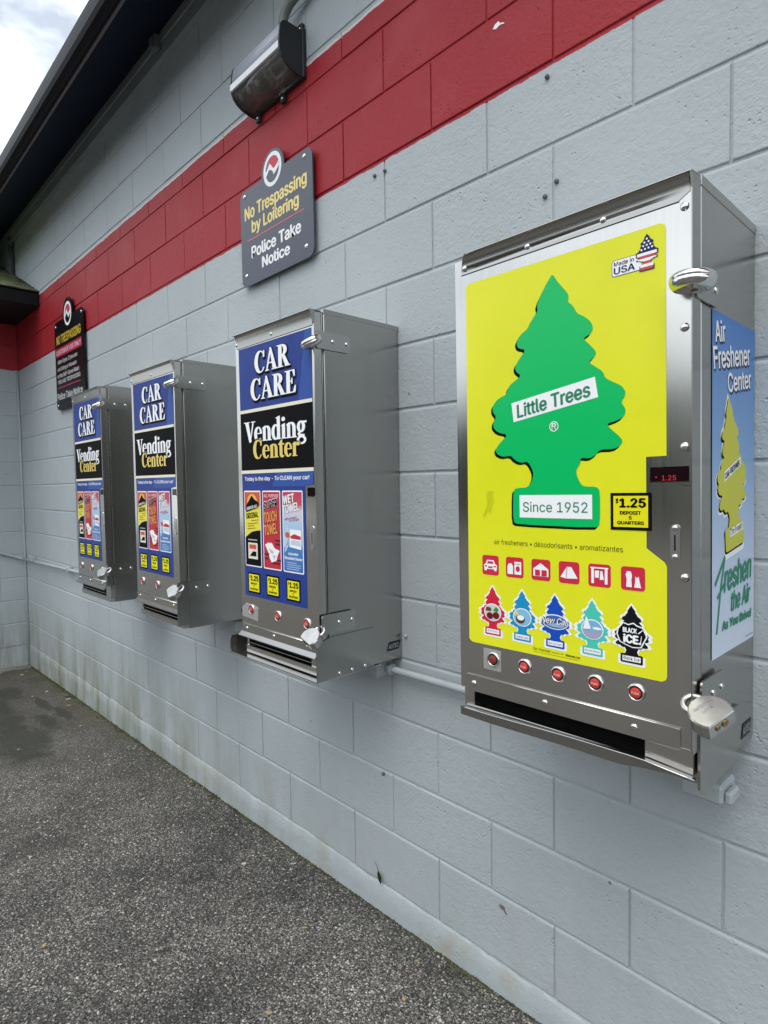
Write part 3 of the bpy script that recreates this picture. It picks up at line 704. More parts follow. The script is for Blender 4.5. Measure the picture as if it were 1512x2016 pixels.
# hood: strip that curls forward along the top edge
hp = [(YP-.0012, -.046), (YP-.0012, -.036)]+[(YP-.0012-.010*(1-math.cos(R(t))), -.036+.0270*math.sin(R(t))) for t in (15, 30, 45, 60, 75, 90)]+[(YP-.0135, -.0085)]
hq = [(a+.0014 if i < 2 else a, c+.0012) for i, (a, c) in enumerate(hp)]
b = MB(OFF1); n_ = len(hp)
for i in range(n_-1):
    (a, c), (a2, c2) = hp[i], hp[i+1]
    xl, xr_ = -.476+.020*min(1, (YP-.0012-a)/.014), (-.022 if i == 0 else -.004)
    xl2 = -.476+.020*min(1, (YP-.0012-a2)/.014)
    xr2 = -.006 if i == 0 else -.004
    b.add([(xl, a, c), (xr_, a, c), (xr2, a2, c2), (xl2, a2, c2)], [(0, 1, 2, 3)], True)
b.add([(-.456, YP-.0135, -.0085), (.0026, YP-.0135, -.0085), (.0026, -.31, -.0055), (-.494, -.31, -.0055), (-.456, YP-.0135, -.0070), (.0026, YP-.0135, -.0070), (.0026, -.31, -.004), (-.494, -.31, -.004)],
      [(0, 3, 2, 1), (4, 5, 6, 7), (0, 1, 5, 4), (1, 2, 6, 5), (2, 3, 7, 6), (3, 0, 4, 7)])
b.build('hood', M_SIDE, m1)
b = MB(OFF1); b.prism([(YP-.0135, -.0075), (YP-.009, -.034), (YP-.001, -.034), (YP-.001, -.0045)], lambda a, c, d: (d, a, c), .0003, .0022); b.build('hood_cheek', M_SIDE, m1)
b = MB(OFF1); b.box(-.478, -.021, YP-.0011, YP-.0002, -.0475, -.0462); b.build('hood_seam', M_RUBBER, m1)
for a in (-.468, -.310, -.152): screw('screw', (a, YP-.001, -.033), (0, -1, 0), m1, OFF1, .0062)
for c in (-.057, -.252, -.448, -.667): screw('screw', (-.0125, YP, c), (0, -1, 0), m1, OFF1, .0075)
for c in (-.455, -.513): b = MB(OFF1); b.box(-.022 if c > -.5 else -.020, -.001, YP-.0007, YP, c, c+.0012); b.build('slot_seam', M_CHROME, m1)
# yellow front sheet
D0 = YP-.0005
dec = [(-.470, -.842), (-.470+.002, -.847), (-.461, -.851), (-.051, -.8505), (-.044, -.847), (-.0415, -.840), (-.0415, -.650), (-.0455, -.643), (-.076, -.6205), (-.0765, -.4615), (-.042, -.4612), (-.0425, -.082), (-.045, -.075), (-.052, -.0715), (-.456, -.0685), (-.463, -.071), (-.4655, -.078)]
sheet = decal('yellow_sheet', [dec], 'f', D0, M_YEL, m1, OFF1)
LY = lambda k: D0-.00035*k
decal('tree_shadow', [shift(TREE_S, -.0042, -.0050)], 'f', LY(1), M_BLACK, sheet, OFF1)
decal('tree_emblem', [TREE_S], 'f', LY(2), M_GREEN, sheet, OFF1)
decal('white_band', [[(-.346, -.377), (-.163, -.348), (-.169, -.310), (-.351, -.338)]], 'f', LY(3), M_WHITE, sheet, OFF1)
ang = math.atan2(.029, .183)
text('lettering', 'Little Trees', 'f', LY(4), -.337, -.3705, .163, .0285, M_DGREEN, sheet, OFF1, .028, .12, ang)
rg = MB(OFF1)
for k in range(28):
    t, w = 2*math.pi*k/28, 2*math.pi*(k+1)/28
    rg.add(put([(-.254+q_*math.cos(z_), -.3935+q_*math.sin(z_)) for q_, z_ in ((.0098, t), (.0098, w), (.0083, w), (.0083, t))], 'f', LY(3)), [(0, 1, 2, 3)])
rg.build('registered_ring', M_WHITE, sheet, recalc=False)
text('lettering', 'R', 'f', LY(3), -.2588, -.3993, .0098, .0122, M_WHITE, sheet, OFF1, .02)
decal('white_panel', [rect(-.334, -.572, -.176, -.5265)], 'f', LY(3), M_WHITE, sheet, OFF1)
text('lettering', 'Since 1952', 'f', LY(4), -.326, -.5605, .141, .0205, M_DGREEN, sheet, OFF1, .004)
text('lettering', 'air fresheners \u2022 d\u00e9sodorisants \u2022 aromatizantes', 'f', LY(1), -.399, -.6305, .281, .0108, plain('olive_print', (.06, .06, .01), .4), sheet, OFF1)
sc_ = MB(OFF1); rs = random.Random(2); px_, py_ = -.412, -.520
for i in range(22):
    qx, qy = -.413+rs.uniform(-.016, .016), -.545+rs.uniform(-.030, .030); d_ = Vector((qx-px_, qy-py_)).normalized()*.0006
    sc_.add(put([(px_+d_.y, py_-d_.x), (qx+d_.y, qy-d_.x), (qx-d_.y, qy+d_.x), (px_-d_.y, py_+d_.x)], 'f', LY(1)-1e-5*i), [(0, 1, 2, 3)]); px_, py_ = qx, qy
sc_.build('scribble', plain('scribble_ink', (.62, .62, .012), .4), sheet, recalc=False)
price_sticker(sheet, OFF1, LY(1), -.1405, -.0672, -.590, -.5235)
# red service icons
IC = [(-.431, -.388), (-.370, -.327), (-.308, -.265), (-.2465, -.203), (-.185, -.141), (-.122, -.0785)]
def icon_shapes(k):
    if k == 0: return [[(.12, .30), (.88, .30), (.90, .50), (.78, .58), (.70, .76), (.30, .76), (.22, .58), (.10, .50)], rect(.13, .22, .27, .31), rect(.73, .22, .87, .31)], [[(.30, .58), (.70, .58), (.64, .70), (.36, .70)], rect(.15, .42, .30, .48), rect(.70, .42, .85, .48), rect(.36, .36, .64, .44)]
    if k == 1: return [rect(.50, .16, .88, .78), [(.10, .16), (.42, .16), (.42, .55), (.34, .68), (.18, .68), (.10, .55)]], [circ(.69, .44, .12, .14, 14), rect(.54, .66, .84, .69)]
    if k == 2: return [[(.10, .20), (.90, .20), (.90, .55), (.50, .82), (.10, .55)]], [rect(.20, .22, .46, .50), rect(.54, .22, .82, .50)]
    if k == 3: return [[(.08, .28), (.36, .22), (.92, .26), (.62, .76), (.40, .76)]], [[(.355, .23), (.375, .23), (.43, .74), (.40, .74)]]
    if k == 4: return [[(.14, .14), (.26, .14), (.26, .80), (.14, .80)], [(.74, .14), (.86, .14), (.86, .80), (.74, .80)], rect(.10, .80, .90, .86), [(.30, .40), (.48, .40), (.50, .72), (.30, .70)], [(.52, .32), (.70, .32), (.64, .70), (.55, .70)]], [rect(.28, .74, .72, .765)]
    return [[(.22, .14), (.46, .14), (.44, .44), (.47, .62), (.42, .80), (.26, .80), (.20, .66), (.25, .46)], [(.56, .14), (.84, .14), (.78, .40), (.74, .62), (.70, .56), (.64, .56), (.60, .62), (.60, .40)]], []
for k, (a0, a1) in enumerate(IC):
    w = a1-a0; c0 = -.6975; hh = .0425
    ic = decal('icon_tile', [rrect(a0, c0, a1, c0+hh, .006)], 'f', LY(1), M_RED, sheet, OFF1)
    wh, rd = icon_shapes(k)
    decal('icon_shape', [[(a0+x*w, c0+y*hh) for x, y in p] for p in wh], 'f', LY(2), M_WHITE, ic, OFF1)
    if rd: decal('icon_detail', [[(a0+x*w, c0+y*hh) for x, y in p] for p in rd], 'f', LY(3), M_RED, ic, OFF1)
# five sample trees along the bottom
TR = [(-.405, (.62, .02, .05), 'Wild Cherry'), (-.331, (.015, .27, .52), 'Caribbean Colada'), (-.2555, (.010, .075, .46), 'New Car Scent'), (-.1775, (.07, .56, .42), 'Bayside Breeze'), (-.1030, (.008, .008, .010), 'Black Ice')]
M_TXTD = plain('tag_print', (.20, .22, .24), .4)
for k, (cx, c3, nm) in enumerate(TR):
    top = -.7225-.0005*k; hh = .1045
    tk = decal('tree_card', [tree_at(cx, top+.0045, hh+.0085, 1.13)], 'f', LY(1), M_WHITE, sheet, OFF1)
    decal('tree_print', [tree_at(cx, top, hh)], 'f', LY(2), plain('tree_ink_%s' % nm.split()[0].lower(), c3, .38), tk, OFF1)
    decal('name_tag', [rect(cx-.0165, top-.1008, cx+.0165, top-.0915)], 'f', LY(3), M_WHITE, tk, OFF1)
    text('lettering', nm, 'f', LY(4), cx-.0145, top-.0985, .029, .0052 if k != 4 else .0062, M_TXTD if k != 4 else M_BLACK, tk, OFF1)
    if k in (0, 1, 3):
        oc = (cx, top-.055)
        decal('badge_rim', [circ(oc[0], oc[1], .0222, .0190)], 'f', LY(3), M_WHITE, tk, OFF1)
        decal('badge_field', [circ(oc[0], oc[1], .0202, .0172)], 'f', LY(4), plain(('badge_pale', 'badge_sky', '', 'badge_sea')[k], ((.55, .62, .55), (.22, .50, .70), 0, (.20, .42, .66))[k], .4), tk, OFF1)
        if k == 0:
            decal('cherry', [circ(oc[0]-.007, oc[1]-.008, .0085, .0075, 18), circ(oc[0]+.009, oc[1]-.006, .0085, .0075, 18)], 'f', LY(5), plain('cherry_ink', (.16, .010, .018), .3), tk, OFF1)
            decal('cherry_leaf', [[(oc[0]+.002, oc[1]+.004), (oc[0]+.012, oc[1]+.001), (oc[0]+.016, oc[1]+.008), (oc[0]+.009, oc[1]+.013)]], 'f', LY(5), plain('leaf_ink', (.05, .26, .07), .4), tk, OFF1)
            decal('bark', [[(oc[0]-.018, oc[1]+.002), (oc[0]-.003, oc[1]+.002), (oc[0]-.004, oc[1]+.010), (oc[0]-.016, oc[1]+.011)]], 'f', LY(5), plain('bark_ink', (.14, .06, .04), .4), tk, OFF1)
        if k == 1:
            decal('coconut', [circ(oc[0]-.004, oc[1]-.004, .011, .009, 20)], 'f', LY(5), plain('coconut_ink', (.11, .05, .025), .4), tk, OFF1)
            decal('coconut_flesh', [circ(oc[0]-.003, oc[1]-.001, .0085, .0055, 20)], 'f', LY(6), M_WHITE, tk, OFF1)
            decal('flower', [circ(oc[0]-.013, oc[1]+.006, .006, .005, 8)], 'f', LY(5), M_GOLD, tk, OFF1)
        if k == 3:
            decal('water', [[(oc[0]-.0198, oc[1]-.003), (oc[0]-.016, oc[1]-.0105), (oc[0]-.006, oc[1]-.0162), (oc[0]+.007, oc[1]-.0160), (oc[0]+.016, oc[1]-.010), (oc[0]+.0196, oc[1]-.004)]], 'f', LY(5), plain('water_ink', (.36, .36, .52), .4), tk, OFF1)
            decal('sail', [[(oc[0]-.018, oc[1]-.001), (oc[0]-.002, oc[1]+.001), (oc[0]-.011, oc[1]+.025)]], 'f', LY(6), M_WHITE, tk, OFF1)
            decal('cloud', [circ(oc[0]+.010, oc[1]+.003, .009, .0025, 14)], 'f', LY(5), M_WHITE, tk, OFF1)
    if k == 2:
        oc = (cx, top-.053)
        decal('badge_rim', [circ(oc[0], oc[1], .029, .0150)], 'f', LY(3), M_WHITE, tk, OFF1)
        decal('badge_field', [circ(oc[0], oc[1], .0268, .0130)], 'f', LY(4), plain('newcar_field', (.05, .14, .40), .4), tk, OFF1)
        decal('badge_shine', [circ(oc[0]+.002, oc[1]-.006, .020, .004, 16)], 'f', LY(5), plain('newcar_shine', (.30, .45, .66), .4), tk, OFF1)
        text('lettering', 'New Car', 'f', LY(6)-.0003, cx-.030, top-.0575, .060, .0135, M_BLACK, tk, OFF1, .05, .3)
        text('lettering', 'New Car', 'f', LY(7)-.0003, cx-.0305, top-.0570, .060, .0130, M_WHITE, tk, OFF1, .015, .3)
    if k == 4:
        oc = (cx, top-.054)
        ice = [(-.026, .010), (-.016, .023), (-.006, .020), (.004, .024), (.010, .020), (.022, .017), (.029, .002), (.022, -.012), (.018, -.020), (.002, -.022), (-.012, -.018), (-.022, -.014), (-.028, 0)]
        decal('ice_rim', [[(oc[0]+a, oc[1]+c) for a, c in ice]], 'f', LY(3), M_WHITE, tk, OFF1)
        decal('ice_field', [[(oc[0]+a*.90, oc[1]+c*.90) for a, c in ice]], 'f', LY(4), M_BLACK, tk, OFF1)
        text('lettering', 'BLACK', 'f', LY(5), cx-.0155, oc[1]+.0045, .026, .0095, M_WHITE, tk, OFF1, .05)
        text('lettering', 'iCE.', 'f', LY(5), cx-.0150, oc[1]-.0145, .033, .0165, M_WHITE, tk, OFF1, .06)
        decal('ice_facet', [[(oc[0]+.012, oc[1]+.006), (oc[0]+.020, oc[1]+.013), (oc[0]+.0212, oc[1]+.0125), (oc[0]+.0135, oc[1]+.0045)], [(oc[0]+.018, oc[1]+.002), (oc[0]+.019, oc[1]+.002), (oc[0]+.017, oc[1]-.014), (oc[0]+.0155, oc[1]-.014)]], 'f', LY(5), M_WHITE, tk, OFF1)
text('lettering', 'Car-Freshner', 'f', LY(1), -.3065, -.8405, .040, .0062, M_BLACK, sheet, OFF1, 0, .3)
text('lettering', 'Corporation, USA', 'f', LY(1), -.2640, -.8400, .026, .0036, M_BLACK, sheet, OFF1)
text('lettering', 'littletrees.com', 'f', LY(1), -.2330, -.8405, .030, .0048, M_BLACK, sheet, OFF1, .02)
decal('fine_print', [rect(-.305, -.8440, -.204, -.8432)], 'f', LY(1), plain('fine_ink', (.22, .22, .02), .4), sheet, OFF1)
# made-in badge with flag tree
ub = decal('origin_badge', [rrect(-.1362, -.1402, -.082, -.1110, .005)], 'f', LY(1), plain('badge_outline', (.10, .13, .12), .4), sheet, OFF1)
decal('badge_field', [rrect(-.1350, -.1390, -.083, -.1122, .0042)], 'f', LY(2), M_WHITE, ub, OFF1)
text('lettering', 'Made in', 'f', LY(3), -.1318, -.1222, .036, .0078, plain('navy_print', (.02, .025, .10), .4), ub, OFF1, .01)
text('lettering', 'USA', 'f', LY(3), -.1322, -.1365, .038, .0122, plain('navy_print', (.02, .025, .10), .4), ub, OFF1, .02)
fcx, ftop, fh = -.0735, -.0835, .0585
ft_ = decal('flag_tree', [tree_at(fcx, ftop+.0015, fh+.003, 1.08)], 'f', LY(3), plain('navy_print', (.02, .025, .10), .4), ub, OFF1)
tp = tree_at(fcx, ftop, fh)
def clip_band(p, lo, hi):
    def half(p, c, keep_above):
        o = []
        for i in range(len(p)):
            a, b2 = p[i], p[(i+1) % len(p)]; ia = (a[1] >= c) == keep_above; ib = (b2[1] >= c) == keep_above
            if ia: o.append(a)
            if ia != ib:
                t = (c-a[1])/(b2[1]-a[1]); o.append((a[0]+(b2[0]-a[0])*t, c))
        return o
    q_ = half(p, lo, True); return half(q_, hi, False) if q_ else q_
bot = ftop-fh; nb = 6; mid = ftop-fh*.50
for i in range(nb):
    lo = bot+(mid-bot)*i/nb; hi = bot+(mid-bot)*(i+1)/nb; q_ = clip_band(tp, lo, hi)
    if len(q_) > 2: decal('stripe', [q_], 'f', LY(4), plain('flag_red', (.55, .09, .11), .4) if i % 2 == 0 else M_WHITE, ft_, OFF1)
decal('stars', [circ(fcx+a, ftop+c, .0019, .0019, 5) for a, c in ((0, -.007), (-.004, -.0125), (.003, -.012), (-.006, -.018), (0, -.0175), (.006, -.017), (-.009, -.024), (-.003, -.0235), (.003, -.023), (.009, -.0225))], 'f', LY(4), M_WHITE, ft_, OFF1)
# display, coin slot, buttons
b = MB(OFF1); b.box(-.0695, -.006, YP-.0012, YP-.0002, -.5048, -.4800); dsp = b.build('display', plain('display_glass', (.012, .004, .006), .12), m1)
b = MB(OFF1); b.box(-.0705, -.005, YP-.0022, YP-.0002, -.5062, -.5046); b.build('display_lip', M_CHROME, m1)
em, n_e, l_e, b_e = new_mat('display_digits'); b_e.inputs['Base Color'].default_value = (.05, 0, 0, 1)
b_e.inputs['Emission Color'].default_value = (1, .03, .05, 1); b_e.inputs['Emission Strength'].default_value = .42
text('digits', '1.25', 'f', YP-.0015, -.0495, -.5030, .0235, .0085, em, dsp, OFF1)
decal('digits', [circ(-.059, -.4972, .0016, .0010, 8)], 'f', YP-.0015, em, dsp, OFF1)
b = MB(OFF1); b.prism(rrect(-.0352, -.639, -.0197, -.577, .0075), lambda a, c, d: (a, d, c), YP-.0026, YP); cs = b.build('coin_plate', plain('coin_plate_steel', (.62, .61, .60), .28, 1.0), m1)
b = MB(OFF1); b.box(-.0288, -.0264, YP-.0030, YP-.0024, -.622, -.595); b.build('coin_slot', M_VOID, cs)
for c in (-.5835, -.6325): screw('screw', (-.0275, YP-.0026, c), (0, -1, 0), cs, OFF1, .0052)
for i, a in enumerate((-.405, -.327, -.250, -.172, -.095)):
    push_button(m1, OFF1, a, YP, -.880, .0135, plain('button_worn', (.22, .045, .035), .4) if i == 0 else None, i > 0)
b = MB(OFF1); b.box(-.431, -.386, YP-.0009, YP-.0001, -.904, -.859); b.build('tamper_plate', plain('scuffed_plate', (.42, .42, .41), .38, .35, .5), m1)
# lower strip, chute and tray
b = MB(OFF1); b.bbox(-.477, -.019, YP-.003, YP-.0001, -.961, -.925, .0008); b.build('chute_strip', M_STEELH, m1)
b = MB(OFF1); b.tube([(-.477, YP-.003, -.9250), (-.019, YP-.003, -.9250)], .0014, 8); b.build('strip_edge', M_CHROME, m1)
for a in (-.457, -.279, -.098): screw('screw', (a, YP-.003, -.943), (0, -1, 0), m1, OFF1, .0068)
b = MB(OFF1); b.box(-.490, -.463, -.331, -.302, -1.01, -.9585); b.box(-.0825, -.002, -.331, -.302, -1.004, -.9585); b.box(-.463, -.0825, -.331, -.302, -1.012, -.995); b.build('chute_frame', M_STEEL, m1)
b = MB(OFF1); b.box(-.463, -.0825, -.312, -.3005, -.996, -.9585); b.build('chute_opening', M_VOID, m1)
b = MB(OFF1); b.box(-.463, -.0825, -.333, -.3315, -.9965, -.9945); b.build('chute_lip', M_CHROME, m1)
tr = MB(OFF1); NT = 24; pt = []
for i in range(NT+1):
    t = i/NT; a = -.491+.497*t
    top = -1.001+.008*min(1, t/.82)-.009*max(0, (t-.82)/.18)
    low = top-(.018+.006*t if t < .74 else max(.004, .0225*(1-(t-.74)/.26)))
    fwd = -.346-.002*math.sin(t*9)
    pt.append(((a, fwd, top), (a, fwd+.001, low), (a, -.3345, top-.001)))
for i in range(NT):
    p, q_ = pt[i], pt[i+1]
    tr.add([p[0], q_[0], q_[1], p[1]], [(0, 3, 2, 1)]); tr.add([p[2], q_[2], q_[0], p[0]], [(0, 3, 2, 1)])
tr.build('tray', M_SIDE, m1)
tl = MB(OFF1); tl.tube([(p[0][0], p[0][1]-.0005, p[0][2]) for p in pt], .0013, 8); tl.build('tray_edge', M_CHROME, m1)
# lower right guard, hasps, badge
b = MB(OFF1); b.prism([(-.318, -.935), (-.318, -1.030), (-.300, -1.045), (-.115, -1.040), (-.115, -.935)], lambda a, c, d: (d, a, c), .0008, .0055); b.build('guard_plate', M_SIDE, m1)
hasp(m1, OFF1, .0057, -.322, -.215, -.925, -.843, ((-.268, -.873), (-.225, -.872)), .0035, M_SIDE)
hasp(m1, OFF1, .0018, -.335, -.232, -.206, -.158, ((-.245, -.178),), .0035, M_SIDE)
maker_badge(m1, OFF1, .0010, -.078, -1.010)
# blue side sheet
SX = .0012
gy = vgrad('sky_print', ((0, (.62, .70, .82)), (.30, (.50, .60, .78)), (.62, (.20, .36, .62)), (1, (.040, .17, .50))), HM-.83, HM-.21, .36)
sd = decal('blue_side_sheet', [[(-.250, -.823), (-.010, -.823), (-.006, -.818), (-.006, -.208), (-.250, -.208)]], 's', SX, gy, m1, OFF1)
SLY = lambda k: SX+.0004*k
sa = R(9)
M_NAVY = plain('navy_print', (.02, .025, .10), .4)
for (s_, y0, z0, w, h) in (('Air', -.236, -.2635, .055, .038), ('Freshener', -.243, -.312, .208, .040), ('Center', -.168, -.3455, .140, .036)):
    text('lettering', s_, 's', SLY(1), y0+.003, z0-.004, w, h, M_NAVY, sd, OFF1, .045, 0, sa)
    text('lettering', s_, 's', SLY(2), y0, z0, w, h, M_WHITE, sd, OFF1, .02, 0, sa)
def side_tree(s, ox=0, oz=0):
    p = [((a+.255)*.56*s, (b_+.1011)*.58*s) for a, b_ in TREE]; p = rot2(p, R(8)); return [(-.166+a+ox, -.352+c+oz) for a, c in p]
decal('tree_halo', [side_tree(1.07, -.004, .006)], 's', SLY(1), M_WHITE, sd, OFF1)
decal('tree_shadow', [side_tree(1.0, -.004, -.004)], 's', SLY(2), M_BLACK, sd, OFF1)
decal('tree_print', [side_tree(1.0)], 's', SLY(3), plain('tree_yellow', (.56, .56, .06), .4), sd, OFF1)
decal('white_band', [[(-.190, -.508), (-.098, -.476), (-.100, -.460), (-.192, -.490)]], 's', SLY(4), M_WHITE, sd, OFF1)
text('lettering', 'CAR-FRESHNER', 's', SLY(5), -.186, -.5035, .086, .0115, M_BLACK, sd, OFF1, .02, 0, R(18.5))
decal('white_panel', [[(-.160, -.611), (-.084, -.600), (-.087, -.584), (-.162, -.596)]], 's', SLY(4), M_WHITE, sd, OFF1)
text('lettering', "I'm Fresh!", 's', SLY(5), -.157, -.6075, .068, .0125, M_BLACK, sd, OFF1, .0, 0, R(8))
M_SCR = plain('script_green', (.025, .24, .13), .4)
fs_ = MB(OFF1)
def stroke(pts, w, k):
    for i in range(len(pts)-1):
        a, c = Vector(pts[i]), Vector(pts[i+1]); d = (c-a).normalized(); nn = Vector((-d.y, d.x))*w; e = d*w*.6
        fs_.add(put([tuple(a-nn-e), tuple(c-nn+e), tuple(c+nn+e), tuple(a+nn-e)], 's', SLY(1)+2e-5*(k+i)), [(0, 1, 2, 3)])
stroke([(-.226, -.778), (-.205, -.70), (-.184, -.646), (-.200, -.660), (-.234, -.690)], .0042, 0)
stroke([(-.222, -.715), (-.180, -.690)], .0036, 6)
fs_.build('script_initial', M_SCR, sd, recalc=False)
text('lettering', 'reshen', 's', SLY(2), -.190, -.712, .168, .052, M_SCR, sd, OFF1, .035, .25, R(4))
text('lettering', 'the Air', 's', SLY(2), -.150, -.752, .120, .040, M_SCR, sd, OFF1, .035, .25, R(2))
text('lettering', 'As You Drive!', 's', SLY(2), -.200, -.780, .176, .019, M_SCR, sd, OFF1, .06, .1, 0)
decal('fine_print', [rect(-.062, -.8150, -.012, -.8135)], 's', SLY(1), M_TXTD, sd, OFF1)

puck_lock('disc_padlock', 'chrome disc padlock on the upper hasp of the yellow machine', (1.072, -.362, ZR-.738), (0.03, .04, 1), .0350, 'disc padlocks on the upper hasps')
padlock('round_padlock', 'steel round padlock with brass keyway hanging on the yellow machine', (1.106, -.362, ZR-1.432), (.06, -.52, .85), (-.80, .35, .20), .0335, 'round padlocks on the lower hasps', True, .0135)

# ------------------------------------------------------------------ car-care machines
HA = 1.075
OFFA = (.214, 0, HA)
YD = -.340
car_card_bits = {}
def car_care(guard):
    m = thing('car_care_machine', 'x', 'vending machine', (0, 0, 0), None, 'steel car care vending machines on the block wall')
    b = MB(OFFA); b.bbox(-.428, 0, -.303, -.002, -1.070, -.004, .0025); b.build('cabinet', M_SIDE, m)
    b = MB(OFFA); b.bbox(-.4295, .0016, -.305, -.001, -.013, .001, .001); b.build('lid', M_SIDE, m)
    b = MB(OFFA); b.box(-.425, -.003, -.311, -.3025, -1.03, -.008); b.build('gasket', M_RUBBER, m)
    b = MB(OFFA); b.bbox(-.426, -.001, -.3095, -.3075, -1.03, -.010, .0005); b.build('door_rim', M_STEEL, m)
    b = MB(OFFA); b.bbox(-.428, 0, YD, -.3115, -.985, -.010, .0015); b.build('door', M_STEEL, m)
    # hood
    hp = [(YD-.0012, -.050), (YD-.0012, -.044)]+[(YD-.0012-.010*(1-math.cos(R(t))), -.044+.036*math.sin(R(t))) for t in (15, 30, 45, 60, 75, 90)]+[(YD-.014, -.0075)]
    b = MB(OFFA)
    for i in range(len(hp)-1):
        (a, c), (a2, c2) = hp[i], hp[i+1]; b.add([(-.420, a, c), (-.003, a, c), (-.003, a2, c2), (-.420, a2, c2)], [(0, 1, 2, 3)], True)
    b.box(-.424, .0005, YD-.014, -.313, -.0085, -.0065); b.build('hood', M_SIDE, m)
    b = MB(OFFA); b.prism([(YD-.014, -.0085), (YD-.002, -.045), (YD+.004, -.045), (YD+.004, -.0085)], lambda a, c, d: (d, a, c), .0003, .0018); b.build('hood_cheek', M_SIDE, m)
    b = MB(OFFA); b.box(-.414, -.004, YD-.0011, YD-.0001, -.0515, -.0503); b.build('hood_seam', M_RUBBER, m)
    for a in (-.418, -.212): screw('screw', (a, YD-.001, -.036), (0, -1, 0), m, OFFA, .006)
    # printed front sheet
    E0 = YD-.0005; EL = lambda k: E0-.00035*k
    sh = decal('blue_sheet', [[(-.400, -.866), (-.054, -.866), (-.052, -.505), (-.010, -.500), (-.0085, -.056), (-.407, -.0535)]], 'f', E0, M_BLUE, m, OFFA)
    decal('light_ray', [[(-.075, -.2535), (-.040, -.056), (-.009, -.056), (-.0095, -.2535)]], 'f', EL(1), M_LBLUE, sh, OFFA)
    decal('light_ray', [[(-.225, -.505), (-.200, -.461), (-.012, -.461), (-.0115, -.499), (-.055, -.505)]], 'f', EL(1), M_LBLUE, sh, OFFA)
    decal('black_field', [rect(-.4045, -.452, -.0095, -.264)], 'f', EL(1), M_BLACK, sh, OFFA)
    for c in (-.2645, -.4615): decal('cream_bar', [rect(-.4060, c, -.0093, c+.0105)], 'f', EL(2), M_CREAM, sh, OFFA)
    for (s_, x0, y0, w, h, mt, out) in (('CAR', -.308, -.1465, .198, .070, M_WHITE, M_BLACK), ('CARE', -.335, -.2295, .251, .070, M_WHITE, M_BLACK)):
        for j, (ddx, ddy) in enumerate(((.0035, -.0065), (-.0035, -.0035), (-.001, -.0075), (.003, .0015))):
            serif('letter_shadow', s_, 'f', EL(2)-.0003*j, x0+ddx, y0+ddy, w, h, out, sh, OFFA)
        serif('lettering', s_, 'f', EL(7), x0, y0, w, h, mt, sh, OFFA)
    serif('lettering', 'Vending', 'f', EL(3), -.382, -.382, .344, .093, M_WHITE, sh, OFFA)
    for j, (ddx, ddy) in enumerate(((.003, -.002), (-.003, .002))): serif('letter_shadow', 'Center', 'f', EL(5)-.0004*j, -.327+ddx, -.4165+ddy, .256, .064, M_BLACK, sh, OFFA)
    serif('lettering', 'Center', 'f', EL(8), -.327, -.4165, .256, .062, M_GOLD, sh, OFFA)
    text('lettering', 'Today is the day - To CLEAN your car!', 'f', EL(2), -.386, -.4885, .355, .0165, M_WHITE, sh, OFFA, .02)
    # product cards
    def card(a0, a1, m_in):
        o = decal('product_card', [rrect(a0, -.7665, a1, -.5175, .005)], 'f', EL(2), M_WHITE, sh, OFFA)
        decal('card_field', [rrect(a0+.004, -.7625, a1-.004, -.5215, .003)], 'f', EL(3), m_in, o, OFFA); return o
    k1 = card(-.393, -.293, plain('card_yellow', (.78, .70, .06), .4))
    decal('card_black', [[(-.389, -.7622), (-.297, -.7622), (-.297, -.645), (-.320, -.647), (-.350, -.652), (-.375, -.664), (-.389, -.672)]], 'f', EL(4), M_BLACK, k1, OFFA)
    decal('card_red', [[(-.389, -.582), (-.297, -.566), (-.297, -.522), (-.389, -.522)]], 'f', EL(4), plain('card_orange', (.62, .10, .045), .4), k1, OFFA)
    decal('sunburst', [circ(-.343, -.552, .030, .024, 16)], 'f', EL(5), plain('card_glow', (.80, .45, .12), .4), k1, OFFA)
    decal('brand_wedge', [[(-.382, -.588), (-.306, -.572), (-.303, -.556), (-.328, -.546), (-.345, -.533), (-.362, -.550), (-.380, -.566)]], 'f', EL(6), M_BLACK, k1, OFFA)
    text('lettering', 'ARMOR ALL', 'f', EL(7), -.377, -.583, .070, .011, M_WHITE, k1, OFFA, .02, .1, R(10))
    text('lettering', 'ORIGINAL', 'f', EL(4), -.382, -.611, .075, .019, M_BLACK, k1, OFFA, .03, .1, R(6))
    for (y0, x0, w) in ((-.6165, -.352, .045), (-.628, -.376, .065), (-.6355, -.374, .04), (-.644, -.376, .052)):
        decal('card_line', [rot2(rect(x0, y0, x0+w, y0+.0022), R(5), (x0, y0))], 'f', EL(4), plain('card_ink', (.16, .14, .02), .4), k1, OFFA)
    decal('card_caption', [rect(-.372, -.6800, -.318, -.6765)], 'f', EL(5), plain('caption_grey', (.5, .5, .5), .4), k1, OFFA)
    decal('pouch_picture', [rect(-.373, -.741, -.316, -.688)], 'f', EL(5), plain('pouch_cream', (.76, .72, .62), .4), k1, OFFA)
    decal('pouch_print', [rect(-.366, -.708, -.324, -.694)], 'f', EL(6), plain('card_orange', (.62, .10, .045), .4), k1, OFFA)
    decal('pouch_shadow', [[(-.364, -.732), (-.324, -.732), (-.324, -.716), (-.344, -.716), (-.352, -.722)]], 'f', EL(6), M_BLACK, k1, OFFA)
    k2 = card(-.283, -.1815, plain('card_crimson', (.52, .030, .055), .4))
    text('lettering', 'ALL PURPOSE', 'f', EL(4), -.274, -.539, .084, .0105, plain('pink_print', (.80, .55, .58), .4), k2, OFFA, .03)
    text('letter_shadow', 'SUPER', 'f', EL(4), -.275, -.582, .082, .030, M_WHITE, k2, OFFA, .06, .2, R(10))
    text('lettering', 'SUPER', 'f', EL(5), -.274, -.581, .080, .027, M_BLACK, k2, OFFA, .03, .2, R(10))
